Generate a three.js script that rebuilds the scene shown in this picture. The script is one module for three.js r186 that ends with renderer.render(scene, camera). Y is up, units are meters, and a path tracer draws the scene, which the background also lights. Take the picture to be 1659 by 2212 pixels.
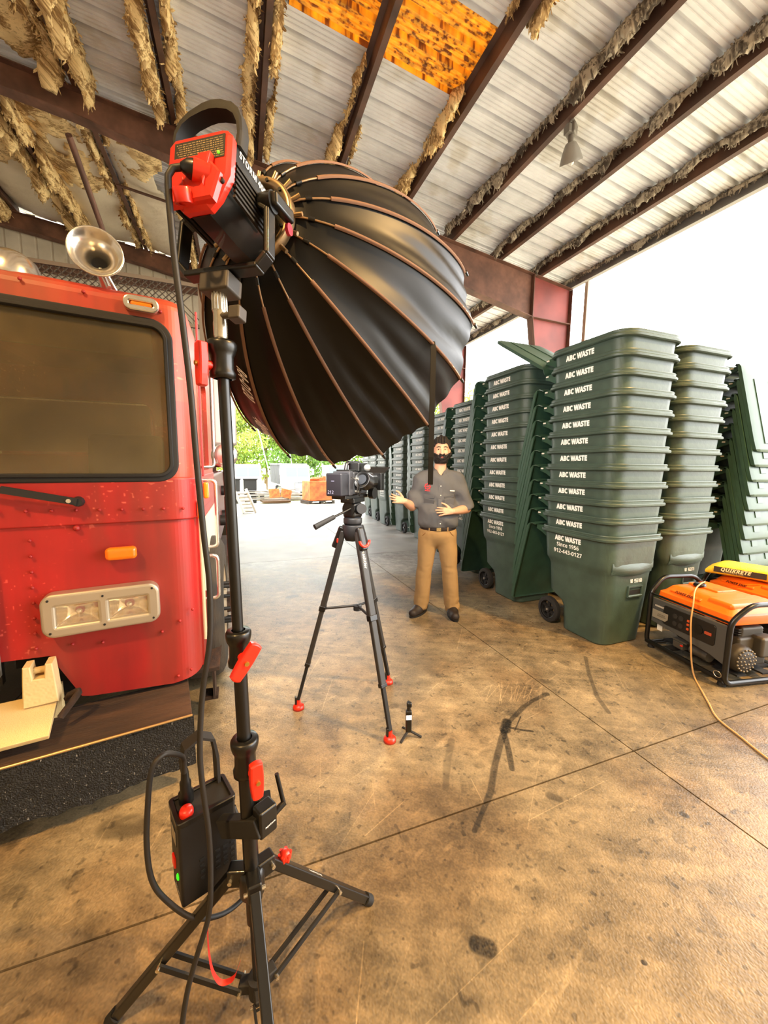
import * as THREE from 'three';
import { RoundedBoxGeometry } from 'three/addons/geometries/RoundedBoxGeometry.js';
import { mergeGeometries, mergeVertices, toCreasedNormals } from 'three/addons/utils/BufferGeometryUtils.js';
import { RectAreaLightUniformsLib } from 'three/addons/lights/RectAreaLightUniformsLib.js';
import { Brush, Evaluator, SUBTRACTION } from 'three-bvh-csg';

// ---------------------------------------------------------------- camera, sky, lights, exposure
const scene = new THREE.Scene();
const camera = new THREE.PerspectiveCamera(2 * Math.atan(1106 / 831) * 180 / Math.PI, 1659 / 2212, 0.05, 400);
camera.rotation.order = 'YXZ';
camera.position.set(0, 1.52, 0);
camera.rotation.set(-6.86 * Math.PI / 180, -20.5 * Math.PI / 180, 0.6 * Math.PI / 180);
const renderer = new THREE.WebGLRenderer({ antialias: true });
renderer.toneMapping = THREE.LinearToneMapping;
renderer.toneMappingExposure = 1.12;
renderer.shadowMap.enabled = true;
RectAreaLightUniformsLib.init();
scene.background = new THREE.Color().setRGB(1, 1, 0.99);      // flat bright overcast
scene.backgroundIntensity = 9;
scene.environment = null;
const WARM = new THREE.Color().setRGB(1, 0.6, 0.22);
// high-bay lamps of the shed: one over the right aisle, one in front of the fire truck (their fittings are built further down)
const HIGH_BAYS = [[3.9, 5.35, 0.7, 150], [-2.1, 5.9, 1.5, 105]];

// ---------------------------------------------------------------- helpers
let seed = 7;
const rnd = () => { seed = (seed * 1664525 + 1013904223) >>> 0; return seed / 4294967296; };
const rr = (a, b) => a + (b - a) * rnd();
const V = (x, y, z) => new THREE.Vector3(x, y, z);
const PI = Math.PI, R = (d) => d * PI / 180;
const clamp = (x, a, b) => Math.min(b, Math.max(a, x));
const lerp = (a, b, t) => a + (b - a) * t;
const sstep = (a, b, x) => { const t = clamp((x - a) / (b - a), 0, 1); return t * t * (3 - 2 * t); };
const HASH = new Float32Array(65536); for (let i = 0; i < 65536; i++) HASH[i] = rnd();
const hsh = (x, y) => HASH[((x * 73 + y * 7919) ^ (y * 131 + (x << 5))) & 65535];
function vn(x, y, per) {
  let xi = Math.floor(x), yi = Math.floor(y); const fx = x - xi, fy = y - yi;
  let x1 = xi + 1, y1 = yi + 1;
  if (per) { xi = ((xi % per) + per) % per; x1 = ((x1 % per) + per) % per; yi = ((yi % per) + per) % per; y1 = ((y1 % per) + per) % per; }
  const u = fx * fx * (3 - 2 * fx), v = fy * fy * (3 - 2 * fy);
  const a = hsh(xi, yi), b = hsh(x1, yi), c = hsh(xi, y1), d = hsh(x1, y1);
  return a + (b - a) * u + (c - a) * v + (a - b - c + d) * u * v;
}
function fbm(x, y, oct = 4, per) { let s = 0, a = 0.5, t = 0; for (let i = 0; i < oct; i++) { s += a * vn(x, y, per); t += a; a *= 0.5; x = x * 2; y = y * 2; if (per) per *= 2; else { x += 17.3; y += 5.1; } } return s / t; }
function tex(w, h, fn, srgb = true) {
  const d = new Uint8Array(w * h * 4), o = [0, 0, 0, 1];
  for (let j = 0; j < h; j++) for (let i = 0; i < w; i++) {
    o[3] = 1; fn(i / w, j / h, o); const k = (j * w + i) * 4;
    d[k] = clamp(o[0], 0, 1) * 255; d[k + 1] = clamp(o[1], 0, 1) * 255; d[k + 2] = clamp(o[2], 0, 1) * 255; d[k + 3] = clamp(o[3], 0, 1) * 255;
  }
  const t = new THREE.DataTexture(d, w, h); t.magFilter = THREE.LinearFilter; t.minFilter = THREE.LinearMipmapLinearFilter; t.generateMipmaps = true;
  t.wrapS = t.wrapT = THREE.RepeatWrapping; if (srgb) t.colorSpace = THREE.SRGBColorSpace; t.needsUpdate = true; return t;
}
const rep = (t, a, b = a) => { const c = t.clone(); c.repeat.set(a, b); c.needsUpdate = true; return c; };
const grey = (w, fn) => tex(w, w, (u, v, o) => { o[0] = o[1] = o[2] = fn(u, v); }, false);
function std(color, rough = 0.6, metal = 0, extra = {}) {
  const m = new THREE.MeshStandardMaterial({ roughness: rough, metalness: metal, side: THREE.DoubleSide, ...extra }); m.color.set(color); return m;
}
function phys(color, rough = 0.6, metal = 0, extra = {}) {
  const m = new THREE.MeshPhysicalMaterial({ roughness: rough, metalness: metal, side: THREE.DoubleSide, ...extra }); m.color.set(color); return m;
}
const taken = {};
function numbered(n) { const k = taken[n] = (taken[n] ?? -1) + 1; return k ? n + '_' + String(k).padStart(3, '0') : n; }
const worldMode = new WeakMap();
// a Group at the thing's base; parts handed to it are given in its own axes, or in world axes when world is true
function thing(name, label, category, pos = [0, 0, 0], turn = 0, group, world = false) {
  const o = new THREE.Group(); o.name = numbered(name); scene.add(o); o.position.set(...pos); o.rotation.y = turn;
  o.userData = { label, category }; if (group) o.userData.group = group;
  o.updateMatrixWorld(); if (world) worldMode.set(o, o.matrixWorld.clone().invert());
  return o;
}
function structure(name, label, pos = [0, 0, 0]) { const o = new THREE.Group(); o.name = name; o.position.set(...pos); scene.add(o); o.userData = { kind: 'structure', label, category: name.split('_')[0] }; o.updateMatrixWorld(); return o; }
function part(parent, name, geo, mat, label) {
  const g = Array.isArray(geo) ? merge(geo) : geo;
  let root = parent; while (root && !worldMode.has(root)) root = root.parent;
  if (root && root !== scene && worldMode.has(root)) g.applyMatrix4(worldMode.get(root));
  const m = new THREE.Mesh(g, mat); m.name = name; m.castShadow = m.receiveShadow = true; if (label) m.userData.label = label; parent.add(m); return m;
}
function merge(list) {
  const l = list.map((g) => { const k = g.index ? g.toNonIndexed() : g.clone(); if (!k.attributes.uv) k.setAttribute('uv', new THREE.BufferAttribute(new Float32Array(k.attributes.position.count * 2), 2)); for (const n in k.attributes) if (!['position', 'normal', 'uv'].includes(n)) k.deleteAttribute(n); if (!k.attributes.normal) k.computeVertexNormals(); return k; });
  return l.length > 1 ? mergeGeometries(l) : l[0];
}
function put(g, x = 0, y = 0, z = 0, rx = 0, ry = 0, rz = 0, order = 'XYZ') { g.applyMatrix4(new THREE.Matrix4().makeRotationFromEuler(new THREE.Euler(rx, ry, rz, order)).setPosition(x, y, z)); return g; }
function box(w, h, d, x = 0, y = 0, z = 0, r = 0, seg = 2) { const g = r > 0 ? new RoundedBoxGeometry(w, h, d, seg, Math.min(r, w / 2.01, h / 2.01, d / 2.01)) : new THREE.BoxGeometry(w, h, d); g.translate(x, y, z); return g; }
function rod(a, b, r0, r1 = r0, seg = 12, open = false) {
  a = Array.isArray(a) ? V(...a) : a; b = Array.isArray(b) ? V(...b) : b;
  const d = b.clone().sub(a), g = new THREE.CylinderGeometry(r1, r0, d.length(), seg, 1, open);
  g.applyQuaternion(new THREE.Quaternion().setFromUnitVectors(V(0, 1, 0), d.clone().normalize())); g.translate((a.x + b.x) / 2, (a.y + b.y) / 2, (a.z + b.z) / 2); return g;
}
// a box beam between two points: w across, t thick, up hints the thick side
function beam(a, b, w, t, up = V(0, 1, 0), r = 0) {
  a = Array.isArray(a) ? V(...a) : a; b = Array.isArray(b) ? V(...b) : b;
  const z = b.clone().sub(a), L = z.length(); z.normalize(); const x = V().crossVectors(up, z).normalize(), y = V().crossVectors(z, x);
  const g = box(w, t, L, 0, 0, 0, r); g.applyMatrix4(new THREE.Matrix4().makeBasis(x, y, z).setPosition((a.x + b.x) / 2, (a.y + b.y) / 2, (a.z + b.z) / 2)); return g;
}
const pts = (l) => l.map((p) => V(...p));
function tube(l, r, seg = 40, rs = 8, closed = false) { return new THREE.TubeGeometry(new THREE.CatmullRomCurve3(pts(l), closed, 'catmullrom', 0.5), seg, r, rs, closed); }
// straight runs joined by rounded bends
function pipe(l, r, bend = 0.05, rs = 10, closed = false) {
  const p = pts(l), c = new THREE.CurvePath(), n = p.length; let out = [];
  const corner = (i) => { const a = p[(i - 1 + n) % n], b = p[i], d = p[(i + 1) % n]; const k = Math.min(bend, a.distanceTo(b) * 0.45, b.distanceTo(d) * 0.45); const q0 = b.clone().lerp(a, k / a.distanceTo(b)), q1 = b.clone().lerp(d, k / b.distanceTo(d)); for (let s = 0; s <= 6; s++) { const t = s / 6; out.push(q0.clone().multiplyScalar((1 - t) * (1 - t)).addScaledVector(b, 2 * t * (1 - t)).addScaledVector(q1, t * t)); } };
  if (closed) { for (let i = 0; i < n; i++) corner(i); out.push(out[0].clone()); } else { out.push(p[0]); for (let i = 1; i < n - 1; i++) corner(i); out.push(p[n - 1]); }
  const gs = []; return sweep(out, r, rs, closed);
}
function sweep(path, r, rs = 8, closed = false) {
  const rings = []; let prev = null;
  for (let i = 0; i < path.length; i++) {
    const a = path[Math.max(0, i - 1)], b = path[Math.min(path.length - 1, i + 1)], t = b.clone().sub(a).normalize();
    let nn = prev ? prev.clone().addScaledVector(t, -prev.dot(t)) : (Math.abs(t.y) < 0.9 ? V(0, 1, 0) : V(1, 0, 0)).addScaledVector(t, 0); if (!prev) nn.addScaledVector(t, -nn.dot(t)); nn.normalize(); prev = nn;
    const bb = V().crossVectors(t, nn), rad = typeof r === 'function' ? r(i / (path.length - 1)) : r, ring = [];
    for (let k = 0; k < rs; k++) { const an = k / rs * 2 * PI; ring.push(path[i].clone().addScaledVector(nn, Math.cos(an) * rad).addScaledVector(bb, Math.sin(an) * rad)); }
    rings.push(ring);
  }
  return loft(rings, { cap: !closed });
}
// skin over rings of equally many points
function loft(rings, { cap = true, closed = true, crease = 0, smooth = true } = {}) {
  const n = rings[0].length, m = rings.length, pos = [], uv = [], idx = [], w = closed ? n + 1 : n;
  for (let j = 0; j < m; j++) for (let i = 0; i < w; i++) { const p = rings[j][i % n]; pos.push(p.x, p.y, p.z); uv.push(i / (w - 1), j / (m - 1)); }
  for (let j = 0; j < m - 1; j++) for (let i = 0; i < w - 1; i++) { const a = j * w + i, b = a + 1, c = a + w, d = c + 1; idx.push(a, b, d, a, d, c); }
  const g = new THREE.BufferGeometry(); g.setAttribute('position', new THREE.Float32BufferAttribute(pos, 3)); g.setAttribute('uv', new THREE.Float32BufferAttribute(uv, 2)); g.setIndex(idx);
  const out = [crease ? toCreasedNormals(g, crease) : (smoothSeam(g, w, m, closed), g)];
  if (cap) for (const e of [0, m - 1]) {
    const q = rings[e], c = q.reduce((s, p) => s.add(p), V(0, 0, 0)).multiplyScalar(1 / n), cp = [c.x, c.y, c.z], ci = [], cu = [0.5, 0.5];
    q.forEach((p) => { cp.push(p.x, p.y, p.z); cu.push(0, 0); }); for (let i = 0; i < n; i++) { const a = 1 + i, b = 1 + (i + 1) % n; e ? ci.push(0, a, b) : ci.push(0, b, a); }
    const k = new THREE.BufferGeometry(); k.setAttribute('position', new THREE.Float32BufferAttribute(cp, 3)); k.setAttribute('uv', new THREE.Float32BufferAttribute(cu, 2)); k.setIndex(ci); k.computeVertexNormals(); out.push(k);
  }
  return merge(out);
}
function smoothSeam(g, w, m, closed) {
  g.computeVertexNormals(); if (!closed) return; const N = g.attributes.normal;
  for (let j = 0; j < m; j++) { const a = j * w, b = a + w - 1, v = V(N.getX(a) + N.getX(b), N.getY(a) + N.getY(b), N.getZ(a) + N.getZ(b)).normalize(); N.setXYZ(a, v.x, v.y, v.z); N.setXYZ(b, v.x, v.y, v.z); }
}
// rounded rectangle in x-z at height y
function rrect(w, d, r, y, cx = 0, cz = 0, k = 5) {
  const o = []; r = Math.min(r, w / 2.001, d / 2.001);
  for (const [sx, sz, a0] of [[1, 1, 0], [-1, 1, 90], [-1, -1, 180], [1, -1, 270]]) for (let i = 0; i <= k; i++) { const a = R(a0 + 90 * i / k); o.push(V(cx + sx * (w / 2 - r) + r * Math.cos(a), y, cz + sz * (d / 2 - r) + r * Math.sin(a))); }
  return o;
}
const lathe = (p, seg = 32) => new THREE.LatheGeometry(p.map((q) => new THREE.Vector2(q[0], q[1])), seg);
function extrude(shape, depth, bevel = 0, seg = 2, curve = 8) { return new THREE.ExtrudeGeometry(shape, { depth, bevelEnabled: bevel > 0, bevelThickness: bevel, bevelSize: bevel, bevelSegments: seg, curveSegments: curve }); }
function poly(l) { const s = new THREE.Shape(); l.forEach((p, i) => i ? s.lineTo(p[0], p[1]) : s.moveTo(p[0], p[1])); s.closePath(); return s; }
function rshape(w, h, r, cx = 0, cy = 0) { const s = new THREE.Shape(), x = cx - w / 2, y = cy - h / 2; s.moveTo(x + r, y); s.lineTo(x + w - r, y); s.absarc(x + w - r, y + r, r, -PI / 2, 0); s.lineTo(x + w, y + h - r); s.absarc(x + w - r, y + h - r, r, 0, PI / 2); s.lineTo(x + r, y + h); s.absarc(x + r, y + h - r, r, PI / 2, PI); s.lineTo(x, y + r); s.absarc(x + r, y + r, r, PI, 1.5 * PI); return s; }
// flat print: a thin plane with lettering on a clear ground
function print(w, h, draw, px = 512, bg = null) {
  const c = document.createElement('canvas'); c.width = px; c.height = Math.round(px * h / w); const x = c.getContext('2d');
  if (bg) { x.fillStyle = bg; x.fillRect(0, 0, c.width, c.height); } x.textAlign = 'center'; x.textBaseline = 'middle'; draw(x, c.width, c.height);
  const t = new THREE.CanvasTexture(c); t.colorSpace = THREE.SRGBColorSpace; t.anisotropy = 4;
  return new THREE.MeshStandardMaterial({ map: t, roughness: 0.6, transparent: !bg, side: THREE.DoubleSide });
}
// uv from world position: u and v picked by axis letters, per metre
function planarUV(g, a = 'x', b = 'z', s = 1, t = s) { const p = g.attributes.position, u = new Float32Array(p.count * 2), get = { x: 'getX', y: 'getY', z: 'getZ' }; for (let i = 0; i < p.count; i++) { u[2 * i] = p[get[a]](i) * s; u[2 * i + 1] = p[get[b]](i) * t; } g.setAttribute('uv', new THREE.BufferAttribute(u, 2)); return g; }
// box projection uv per metre
function boxUV(g, s = 1) { const k = g.index ? g.toNonIndexed() : g, p = k.attributes.position, n = k.attributes.normal, u = new Float32Array(p.count * 2); for (let i = 0; i < p.count; i++) { const ax = Math.abs(n.getX(i)), ay = Math.abs(n.getY(i)), az = Math.abs(n.getZ(i)); const [a, b] = ay >= ax && ay >= az ? [p.getX(i), p.getZ(i)] : ax >= az ? [p.getZ(i), p.getY(i)] : [p.getX(i), p.getY(i)]; u[2 * i] = a * s; u[2 * i + 1] = b * s; } k.setAttribute('uv', new THREE.BufferAttribute(u, 2)); return k; }
// signed-distance body meshed by surface nets
function nets(f, lo, hi, c) {
  const nx = Math.ceil((hi[0] - lo[0]) / c) + 1, ny = Math.ceil((hi[1] - lo[1]) / c) + 1, nz = Math.ceil((hi[2] - lo[2]) / c) + 1, F = new Float32Array(nx * ny * nz), id = new Int32Array(nx * ny * nz).fill(-1), pos = [], idx = [];
  const at = (i, j, k) => i + nx * (j + ny * k);
  for (let k = 0; k < nz; k++) for (let j = 0; j < ny; j++) for (let i = 0; i < nx; i++) F[at(i, j, k)] = f(lo[0] + i * c, lo[1] + j * c, lo[2] + k * c);
  for (let k = 0; k < nz - 1; k++) for (let j = 0; j < ny - 1; j++) for (let i = 0; i < nx - 1; i++) {
    let n = 0, x = 0, y = 0, z = 0; const v = []; let s = 0;
    for (let q = 0; q < 8; q++) { v[q] = F[at(i + (q & 1), j + ((q >> 1) & 1), k + (q >> 2))]; if (v[q] < 0) s++; }
    if (s === 0 || s === 8) continue;
    for (let q = 0; q < 8; q++) for (const b of [1, 2, 4]) if (!(q & b)) { const a0 = v[q], a1 = v[q | b]; if ((a0 < 0) !== (a1 < 0)) { const t = a0 / (a0 - a1); n++; x += (q & 1) + (b === 1 ? t : 0); y += ((q >> 1) & 1) + (b === 2 ? t : 0); z += (q >> 2) + (b === 4 ? t : 0); } }
    id[at(i, j, k)] = pos.length / 3; pos.push(lo[0] + (i + x / n) * c, lo[1] + (j + y / n) * c, lo[2] + (k + z / n) * c);
  }
  for (let k = 1; k < nz - 1; k++) for (let j = 1; j < ny - 1; j++) for (let i = 1; i < nx - 1; i++) {
    const a = F[at(i, j, k)] < 0;
    const quad = (p, q, r2, s2, flip) => { if (p < 0 || q < 0 || r2 < 0 || s2 < 0) return; flip ? idx.push(p, r2, q, p, s2, r2) : idx.push(p, q, r2, p, r2, s2); };
    if (a !== F[at(i + 1, j, k)] < 0) quad(id[at(i, j - 1, k - 1)], id[at(i, j, k - 1)], id[at(i, j, k)], id[at(i, j - 1, k)], !a);
    if (a !== F[at(i, j + 1, k)] < 0) quad(id[at(i - 1, j, k - 1)], id[at(i - 1, j, k)], id[at(i, j, k)], id[at(i, j, k - 1)], !a);
    if (a !== F[at(i, j, k + 1)] < 0) quad(id[at(i - 1, j - 1, k)], id[at(i, j - 1, k)], id[at(i, j, k)], id[at(i - 1, j, k)], !a);
  }
  const g = new THREE.BufferGeometry(); g.setAttribute('position', new THREE.Float32BufferAttribute(pos, 3)); g.setIndex(idx); g.computeVertexNormals(); return g;
}
const smin = (a, b, k) => { const h = Math.max(k - Math.abs(a - b), 0) / k; return Math.min(a, b) - h * h * k / 4; };
function capsule(x, y, z, a, b, r0, r1, sx = 1, sz = 1) { // tapered capsule distance
  const bx = b[0] - a[0], by = b[1] - a[1], bz = b[2] - a[2], px = x - a[0], py = y - a[1], pz = z - a[2], t = clamp((px * bx + py * by + pz * bz) / (bx * bx + by * by + bz * bz || 1), 0, 1);
  const dx = (px - bx * t) / sx, dy = py - by * t, dz = (pz - bz * t) / sz; return Math.sqrt(dx * dx + dy * dy + dz * dz) - lerp(r0, r1, t);
}
const ell = (x, y, z, c, r) => { const dx = (x - c[0]) / r[0], dy = (y - c[1]) / r[1], dz = (z - c[2]) / r[2], l = Math.sqrt(dx * dx + dy * dy + dz * dz); return (l - 1) * Math.min(r[0], r[1], r[2]); };
const bumpFine = grey(256, (u, v) => fbm(u * 32, v * 32, 3, 32));
const bumpGrit = grey(512, (u, v) => 0.5 * fbm(u * 24, v * 24, 3, 24) + 0.5 * vn(u * 128, v * 128, 128));
// ================================================================ SETTING
// ---- concrete floor: slabs with sawn joints between them
const MARKS = [
  [[[1.898, -1.891], [1.748, -1.862], [1.644, -1.827], [1.448, -1.732], [1.322, -1.624], [1.186, -1.494], [1.06, -1.359], [0.876, -1.216]], 0.02, 0.5],
  [[[1.383, -1.683], [1.313, -1.552], [1.243, -1.435]], 0.018, 0.55], [[[1.442, -1.695], [1.485, -1.659], [1.54, -1.626]], 0.012, 0.6], [[[1.567, -1.758], [1.449, -1.667]], 0.005, 0.6],
  [[[1.46, -1.75], [1.4, -1.69]], 0.035, 0.75], [[[1.058, -1.718], [0.952, -1.578], [0.865, -1.443]], 0.022, 0.22], [[[2.569, -2.186], [2.386, -1.992], [2.193, -1.754], [2.113, -1.601]], 0.016, 0.35],
  [[[0.66, -0.885], [0.69, -0.86]], 0.03, 0.7], [[[1.789, -0.967], [1.795, -0.96]], 0.018, 0.55], [[[1.122, -0.666], [1.126, -0.664]], 0.008, 0.7], [[[1.14, -0.867], [1.145, -0.86]], 0.01, 0.4], [[[1.646, -1.508], [1.655, -1.5]], 0.012, 0.5], [[[1.309, -1.242], [1.33, -1.22]], 0.03, 0.35], [[[0.489, -4.403], [0.55, -4.42]], 0.05, 0.5],
  [[[-0.55, -1.75], [-0.45, -1.72]], 0.06, 0.3],
];
const SCRATCH = []; for (let i = 0; i < 150; i++) { const x = rr(-1.2, 3), z = rr(-4, -0.2), a = rr(-0.5, 0.9) + 2.2, l = rr(0.05, 0.5); SCRATCH.push([x, z, x + Math.cos(a) * l, z + Math.sin(a) * l, rr(0.0012, 0.003), rr(0.05, 0.2)]); }
for (let i = 0; i < 16; i++) SCRATCH.push([1.62 + i * 0.021 + rr(-0.02, 0.02), -2.12 + i * 0.008 + rr(-0.04, 0.04), 1.46 + i * 0.021 + rr(-0.02, 0.02), -1.95 + i * 0.008 + rr(-0.04, 0.04), 0.0035, 0.13]);
function segd(x, z, ax, az, bx, bz) { const dx = bx - ax, dz = bz - az, t = clamp(((x - ax) * dx + (z - az) * dz) / (dx * dx + dz * dz || 1), 0, 1), ex = x - ax - dx * t, ez = z - az - dz * t; return Math.sqrt(ex * ex + ez * ez); }
function concrete(x, z, o, fine, marks, scr) {
  const big = fbm(x * 0.55 + 3, z * 0.55 + 9, 3), mid = fbm(x * 2.3 + 40, z * 2.3, 4), sm = fine ? fbm(x * 14, z * 14 + 7, 4) : 0.5, gr = fine ? vn(x * 170, z * 170) : 0.5;
  const st = fine ? fbm(x * 5 + z * 3, z * 26 - x * 14, 4) : 0.5;
  let l = 0.505 + (big - 0.5) * 0.16 + (mid - 0.5) * 0.2 + (sm - 0.5) * 0.2 + (gr - 0.5) * 0.1 + (st - 0.5) * 0.14;
  const dirt = sstep(0.46, 0.7, fbm(x * 1.3 + 11, z * 1.7 + 31, 4)), damp = sstep(0.52, 0.66, fbm(x * 0.9 + 70, z * 2.1 + 3, 3)) * sstep(-3.6, -5, z);
  l -= dirt * 0.07;
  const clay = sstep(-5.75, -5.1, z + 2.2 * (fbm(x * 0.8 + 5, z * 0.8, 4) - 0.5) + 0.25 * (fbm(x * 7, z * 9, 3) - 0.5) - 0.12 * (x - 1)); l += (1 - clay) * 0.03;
  if (fine) { const sp = fbm(x * 9 + 5, z * 9, 3); l -= sstep(0.7, 0.8, sp) * 0.07; l += sstep(0.72, 0.84, fbm(x * 8 + 60, z * 30 + x * 12, 3)) * 0.07; l -= sstep(0.75, 0.85, fbm(x * 40 + 3, z * 40, 2)) * 0.12; }
  for (const [p, w, k] of marks) { let d = 9; for (let i = 0; i + 1 < p.length; i++) d = Math.min(d, segd(x, z, ...p[i], ...p[i + 1])); const e = w * (0.8 + 0.6 * (mid - 0.5) + 0.5 * (sm - 0.5)); if (d < e * 1.3) l *= 1 - k * (1 - sstep(e * 0.75, e * 1.3, d)) * (0.65 + 0.7 * (gr - 0.3)); }
  for (const s of scr) { const d = segd(x, z, s[0], s[1], s[2], s[3]); if (d < s[4]) l += s[5] * (1 - d / s[4]); }
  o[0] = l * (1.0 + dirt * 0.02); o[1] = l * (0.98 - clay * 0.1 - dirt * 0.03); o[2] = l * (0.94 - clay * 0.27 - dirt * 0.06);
}
const floorBump = grey(512, (u, v) => 0.6 * fbm(u * 10, v * 10, 4, 10) + 0.4 * vn(u * 200, v * 200, 200));
{
  const fl = structure('floor', 'stained concrete slab floor with sawn joints');
  const XS = [-9, -4.75, -1.4, 1.95, 5.3, 8.3], ZS = [6, 0.6, -1.316, -6.2, -11.05, -15];
  const plain = tex(256, 256, (u, v, o) => concrete(u * 5, v * 5, o, false, [], []));
  for (let i = 0; i < XS.length - 1; i++) for (let j = 0; j < ZS.length - 1; j++) {
    const x0 = XS[i] + 0.004, x1 = XS[i + 1] - 0.004, z1 = ZS[j] - (j === 1 ? 0 : 0.004), z0 = ZS[j + 1] + 0.004, w = x1 - x0, d = z1 - z0;
    const vis = { '2,1': 2048, '2,2': 1536, '3,1': 2048, '3,2': 1536, '2,3': 640, '3,3': 640, '1,1': 400, '1,2': 400, '4,2': 320, '2,4': 320, '3,4': 320 }[i + ',' + j];
    let map = plain;
    if (vis) {
      const W = vis, H = Math.min(2048, Math.round(vis * d / w)), near = vis > 700;
      const mk = MARKS.filter((m) => m[0].some((p) => p[0] > x0 - 0.5 && p[0] < x1 + 0.5 && p[1] > z0 - 0.5 && p[1] < z1 + 0.5));
      const cell = {}; if (near) for (const s of SCRATCH) for (let q = 0; q <= 10; q++) { const k = Math.floor(lerp(s[0], s[2], q / 10) * 5) + ',' + Math.floor(lerp(s[1], s[3], q / 10) * 5); (cell[k] ??= new Set()).add(s); }
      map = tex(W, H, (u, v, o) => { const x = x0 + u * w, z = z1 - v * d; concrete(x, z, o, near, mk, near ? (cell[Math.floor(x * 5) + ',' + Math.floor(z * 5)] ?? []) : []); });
      map.wrapS = map.wrapT = THREE.ClampToEdgeWrapping;
    }
    const g = box(w, 0.15, d, (x0 + x1) / 2, -0.075, (z0 + z1) / 2), p = g.attributes.position, uv = g.attributes.uv;
    for (let k = 0; k < p.count; k++) uv.setXY(k, (p.getX(k) - x0) / w, (z1 - p.getZ(k)) / d);
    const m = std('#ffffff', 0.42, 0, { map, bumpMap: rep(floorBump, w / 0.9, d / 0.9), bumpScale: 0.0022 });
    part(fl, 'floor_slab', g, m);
  }
  part(fl, 'joint_bed', box(17.3, 0.1, 21, -0.35, -0.067, -4.5), std('#3a2c1e', 0.95));
}
// ---- yard outside: falls away from the slab
{
  const g = new THREE.PlaneGeometry(180, 120, 90, 80); g.rotateX(-PI / 2); g.translate(20, 0, -74); const p = g.attributes.position;
  for (let i = 0; i < p.count; i++) { const z = p.getZ(i), x = p.getX(i); p.setY(i, -0.03 - 1.35 * sstep(-14.8, -32, z) + 0.12 * (fbm(x * 0.2, z * 0.2, 3) - 0.5) * sstep(-16, -24, z)); }
  g.computeVertexNormals();
  const map = tex(512, 512, (u, v, o) => { const a = fbm(u * 8, v * 8, 5, 8), b = sstep(0.5, 0.7, fbm(u * 5 + 3, v * 5, 4, 5)); o[0] = 0.76 + (a - 0.5) * 0.25 - b * 0.08; o[1] = 0.71 + (a - 0.5) * 0.25 - b * 0.03; o[2] = 0.63 + (a - 0.5) * 0.25 - b * 0.1; });
  const s = structure('yard_ground', 'pale sandy yard beyond the slab'); part(s, 'sandy_ground', planarUV(g, 'x', 'z', 0.12), std('#ffffff', 0.95, 0, { map }));
  const h = new THREE.PlaneGeometry(60, 40, 1, 1); h.rotateX(-PI / 2); h.translate(38.3, -0.08, 5.5); part(s, 'side_ground', planarUV(h, 'x', 'z', 0.12), std('#ffffff', 0.95, 0, { map }));
}
// ---- roof
const EAVE = 7.5, PITCH = 0.13, ZF = -7.57, ZEND = -12.3;
const yPurlin = (x) => 5.70 + PITCH * (EAVE - x), yRoof = (x) => yPurlin(x) + 0.2;
const roofMap = tex(512, 512, (u, v, o) => { const a = fbm(u * 6, v * 6, 4, 6), b = fbm(u * 20, v * 20, 3, 20), r = sstep(0.62, 0.8, fbm(u * 5 + 2, v * 5, 4, 5)); const l = 0.96 + (a - 0.5) * 0.14 + (b - 0.5) * 0.08 - r * 0.08; o[0] = l; o[1] = l * (0.99 - r * 0.02); o[2] = l * (0.97 - r * 0.06); });
const ROOF = std('#f3f7ff', 0.5, 0.0, { map: roofMap });
const FIBER = tex(512, 512, (u, v, o) => { const a = fbm(u * 7, v * 7, 4, 7), s = fbm(u * 90, v * 24, 3, 24), q = vn(u * 128, v * 128, 128); const t = clamp(0.5 + (a - 0.5) * 1.3 + (s - 0.5) * 0.9 + (q - 0.5) * 0.25, 0, 1); const d = sstep(0.15, 0.7, t); o[0] = lerp(0.58, 0.95, d); o[1] = lerp(0.45, 0.84, d); o[2] = lerp(0.28, 0.62, d); });
const fiberBump = grey(512, (u, v) => 0.55 * fbm(u * 50, v * 10, 4, 10) + 0.45 * fbm(u * 30, v * 30, 3, 30));
const WOOL = std('#ffffff', 1, 0, { map: FIBER, bumpMap: fiberBump, bumpScale: 0.008 });
const FIBERGREY = tex(256, 256, (u, v, o) => { const a = fbm(u * 7, v * 7, 4, 7), s = fbm(u * 60, v * 20, 3, 20), d = sstep(0.2, 0.75, 0.5 + (a - 0.5) * 1.3 + (s - 0.5) * 0.9); o[0] = lerp(0.32, 0.72, d); o[1] = lerp(0.28, 0.67, d); o[2] = lerp(0.24, 0.59, d); });
const WOOLGREY = std('#ffffff', 1, 0, { map: FIBERGREY, bumpMap: fiberBump, bumpScale: 0.015 });
const PRIMER = std('#ffffff', 0.72, 0, { map: tex(256, 256, (u, v, o) => { const a = fbm(u * 6, v * 6, 5, 6), b = fbm(u * 30, v * 30, 2, 30), l = 0.85 + (a - 0.5) * 0.5 + (b - 0.5) * 0.14; o[0] = 0.50 * l; o[1] = 0.345 * l; o[2] = 0.275 * l; }), bumpMap: bumpFine, bumpScale: 0.002 });
const PURLIN = std('#ffffff', 0.65, 0, { map: tex(256, 256, (u, v, o) => { const a = fbm(u * 6, v * 6, 5, 6), l = 0.85 + (a - 0.5) * 0.5; o[0] = 0.42 * l; o[1] = 0.29 * l; o[2] = 0.225 * l; }) });
const ceil = structure('ceiling', 'ribbed steel roof on purlins with torn insulation');
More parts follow.
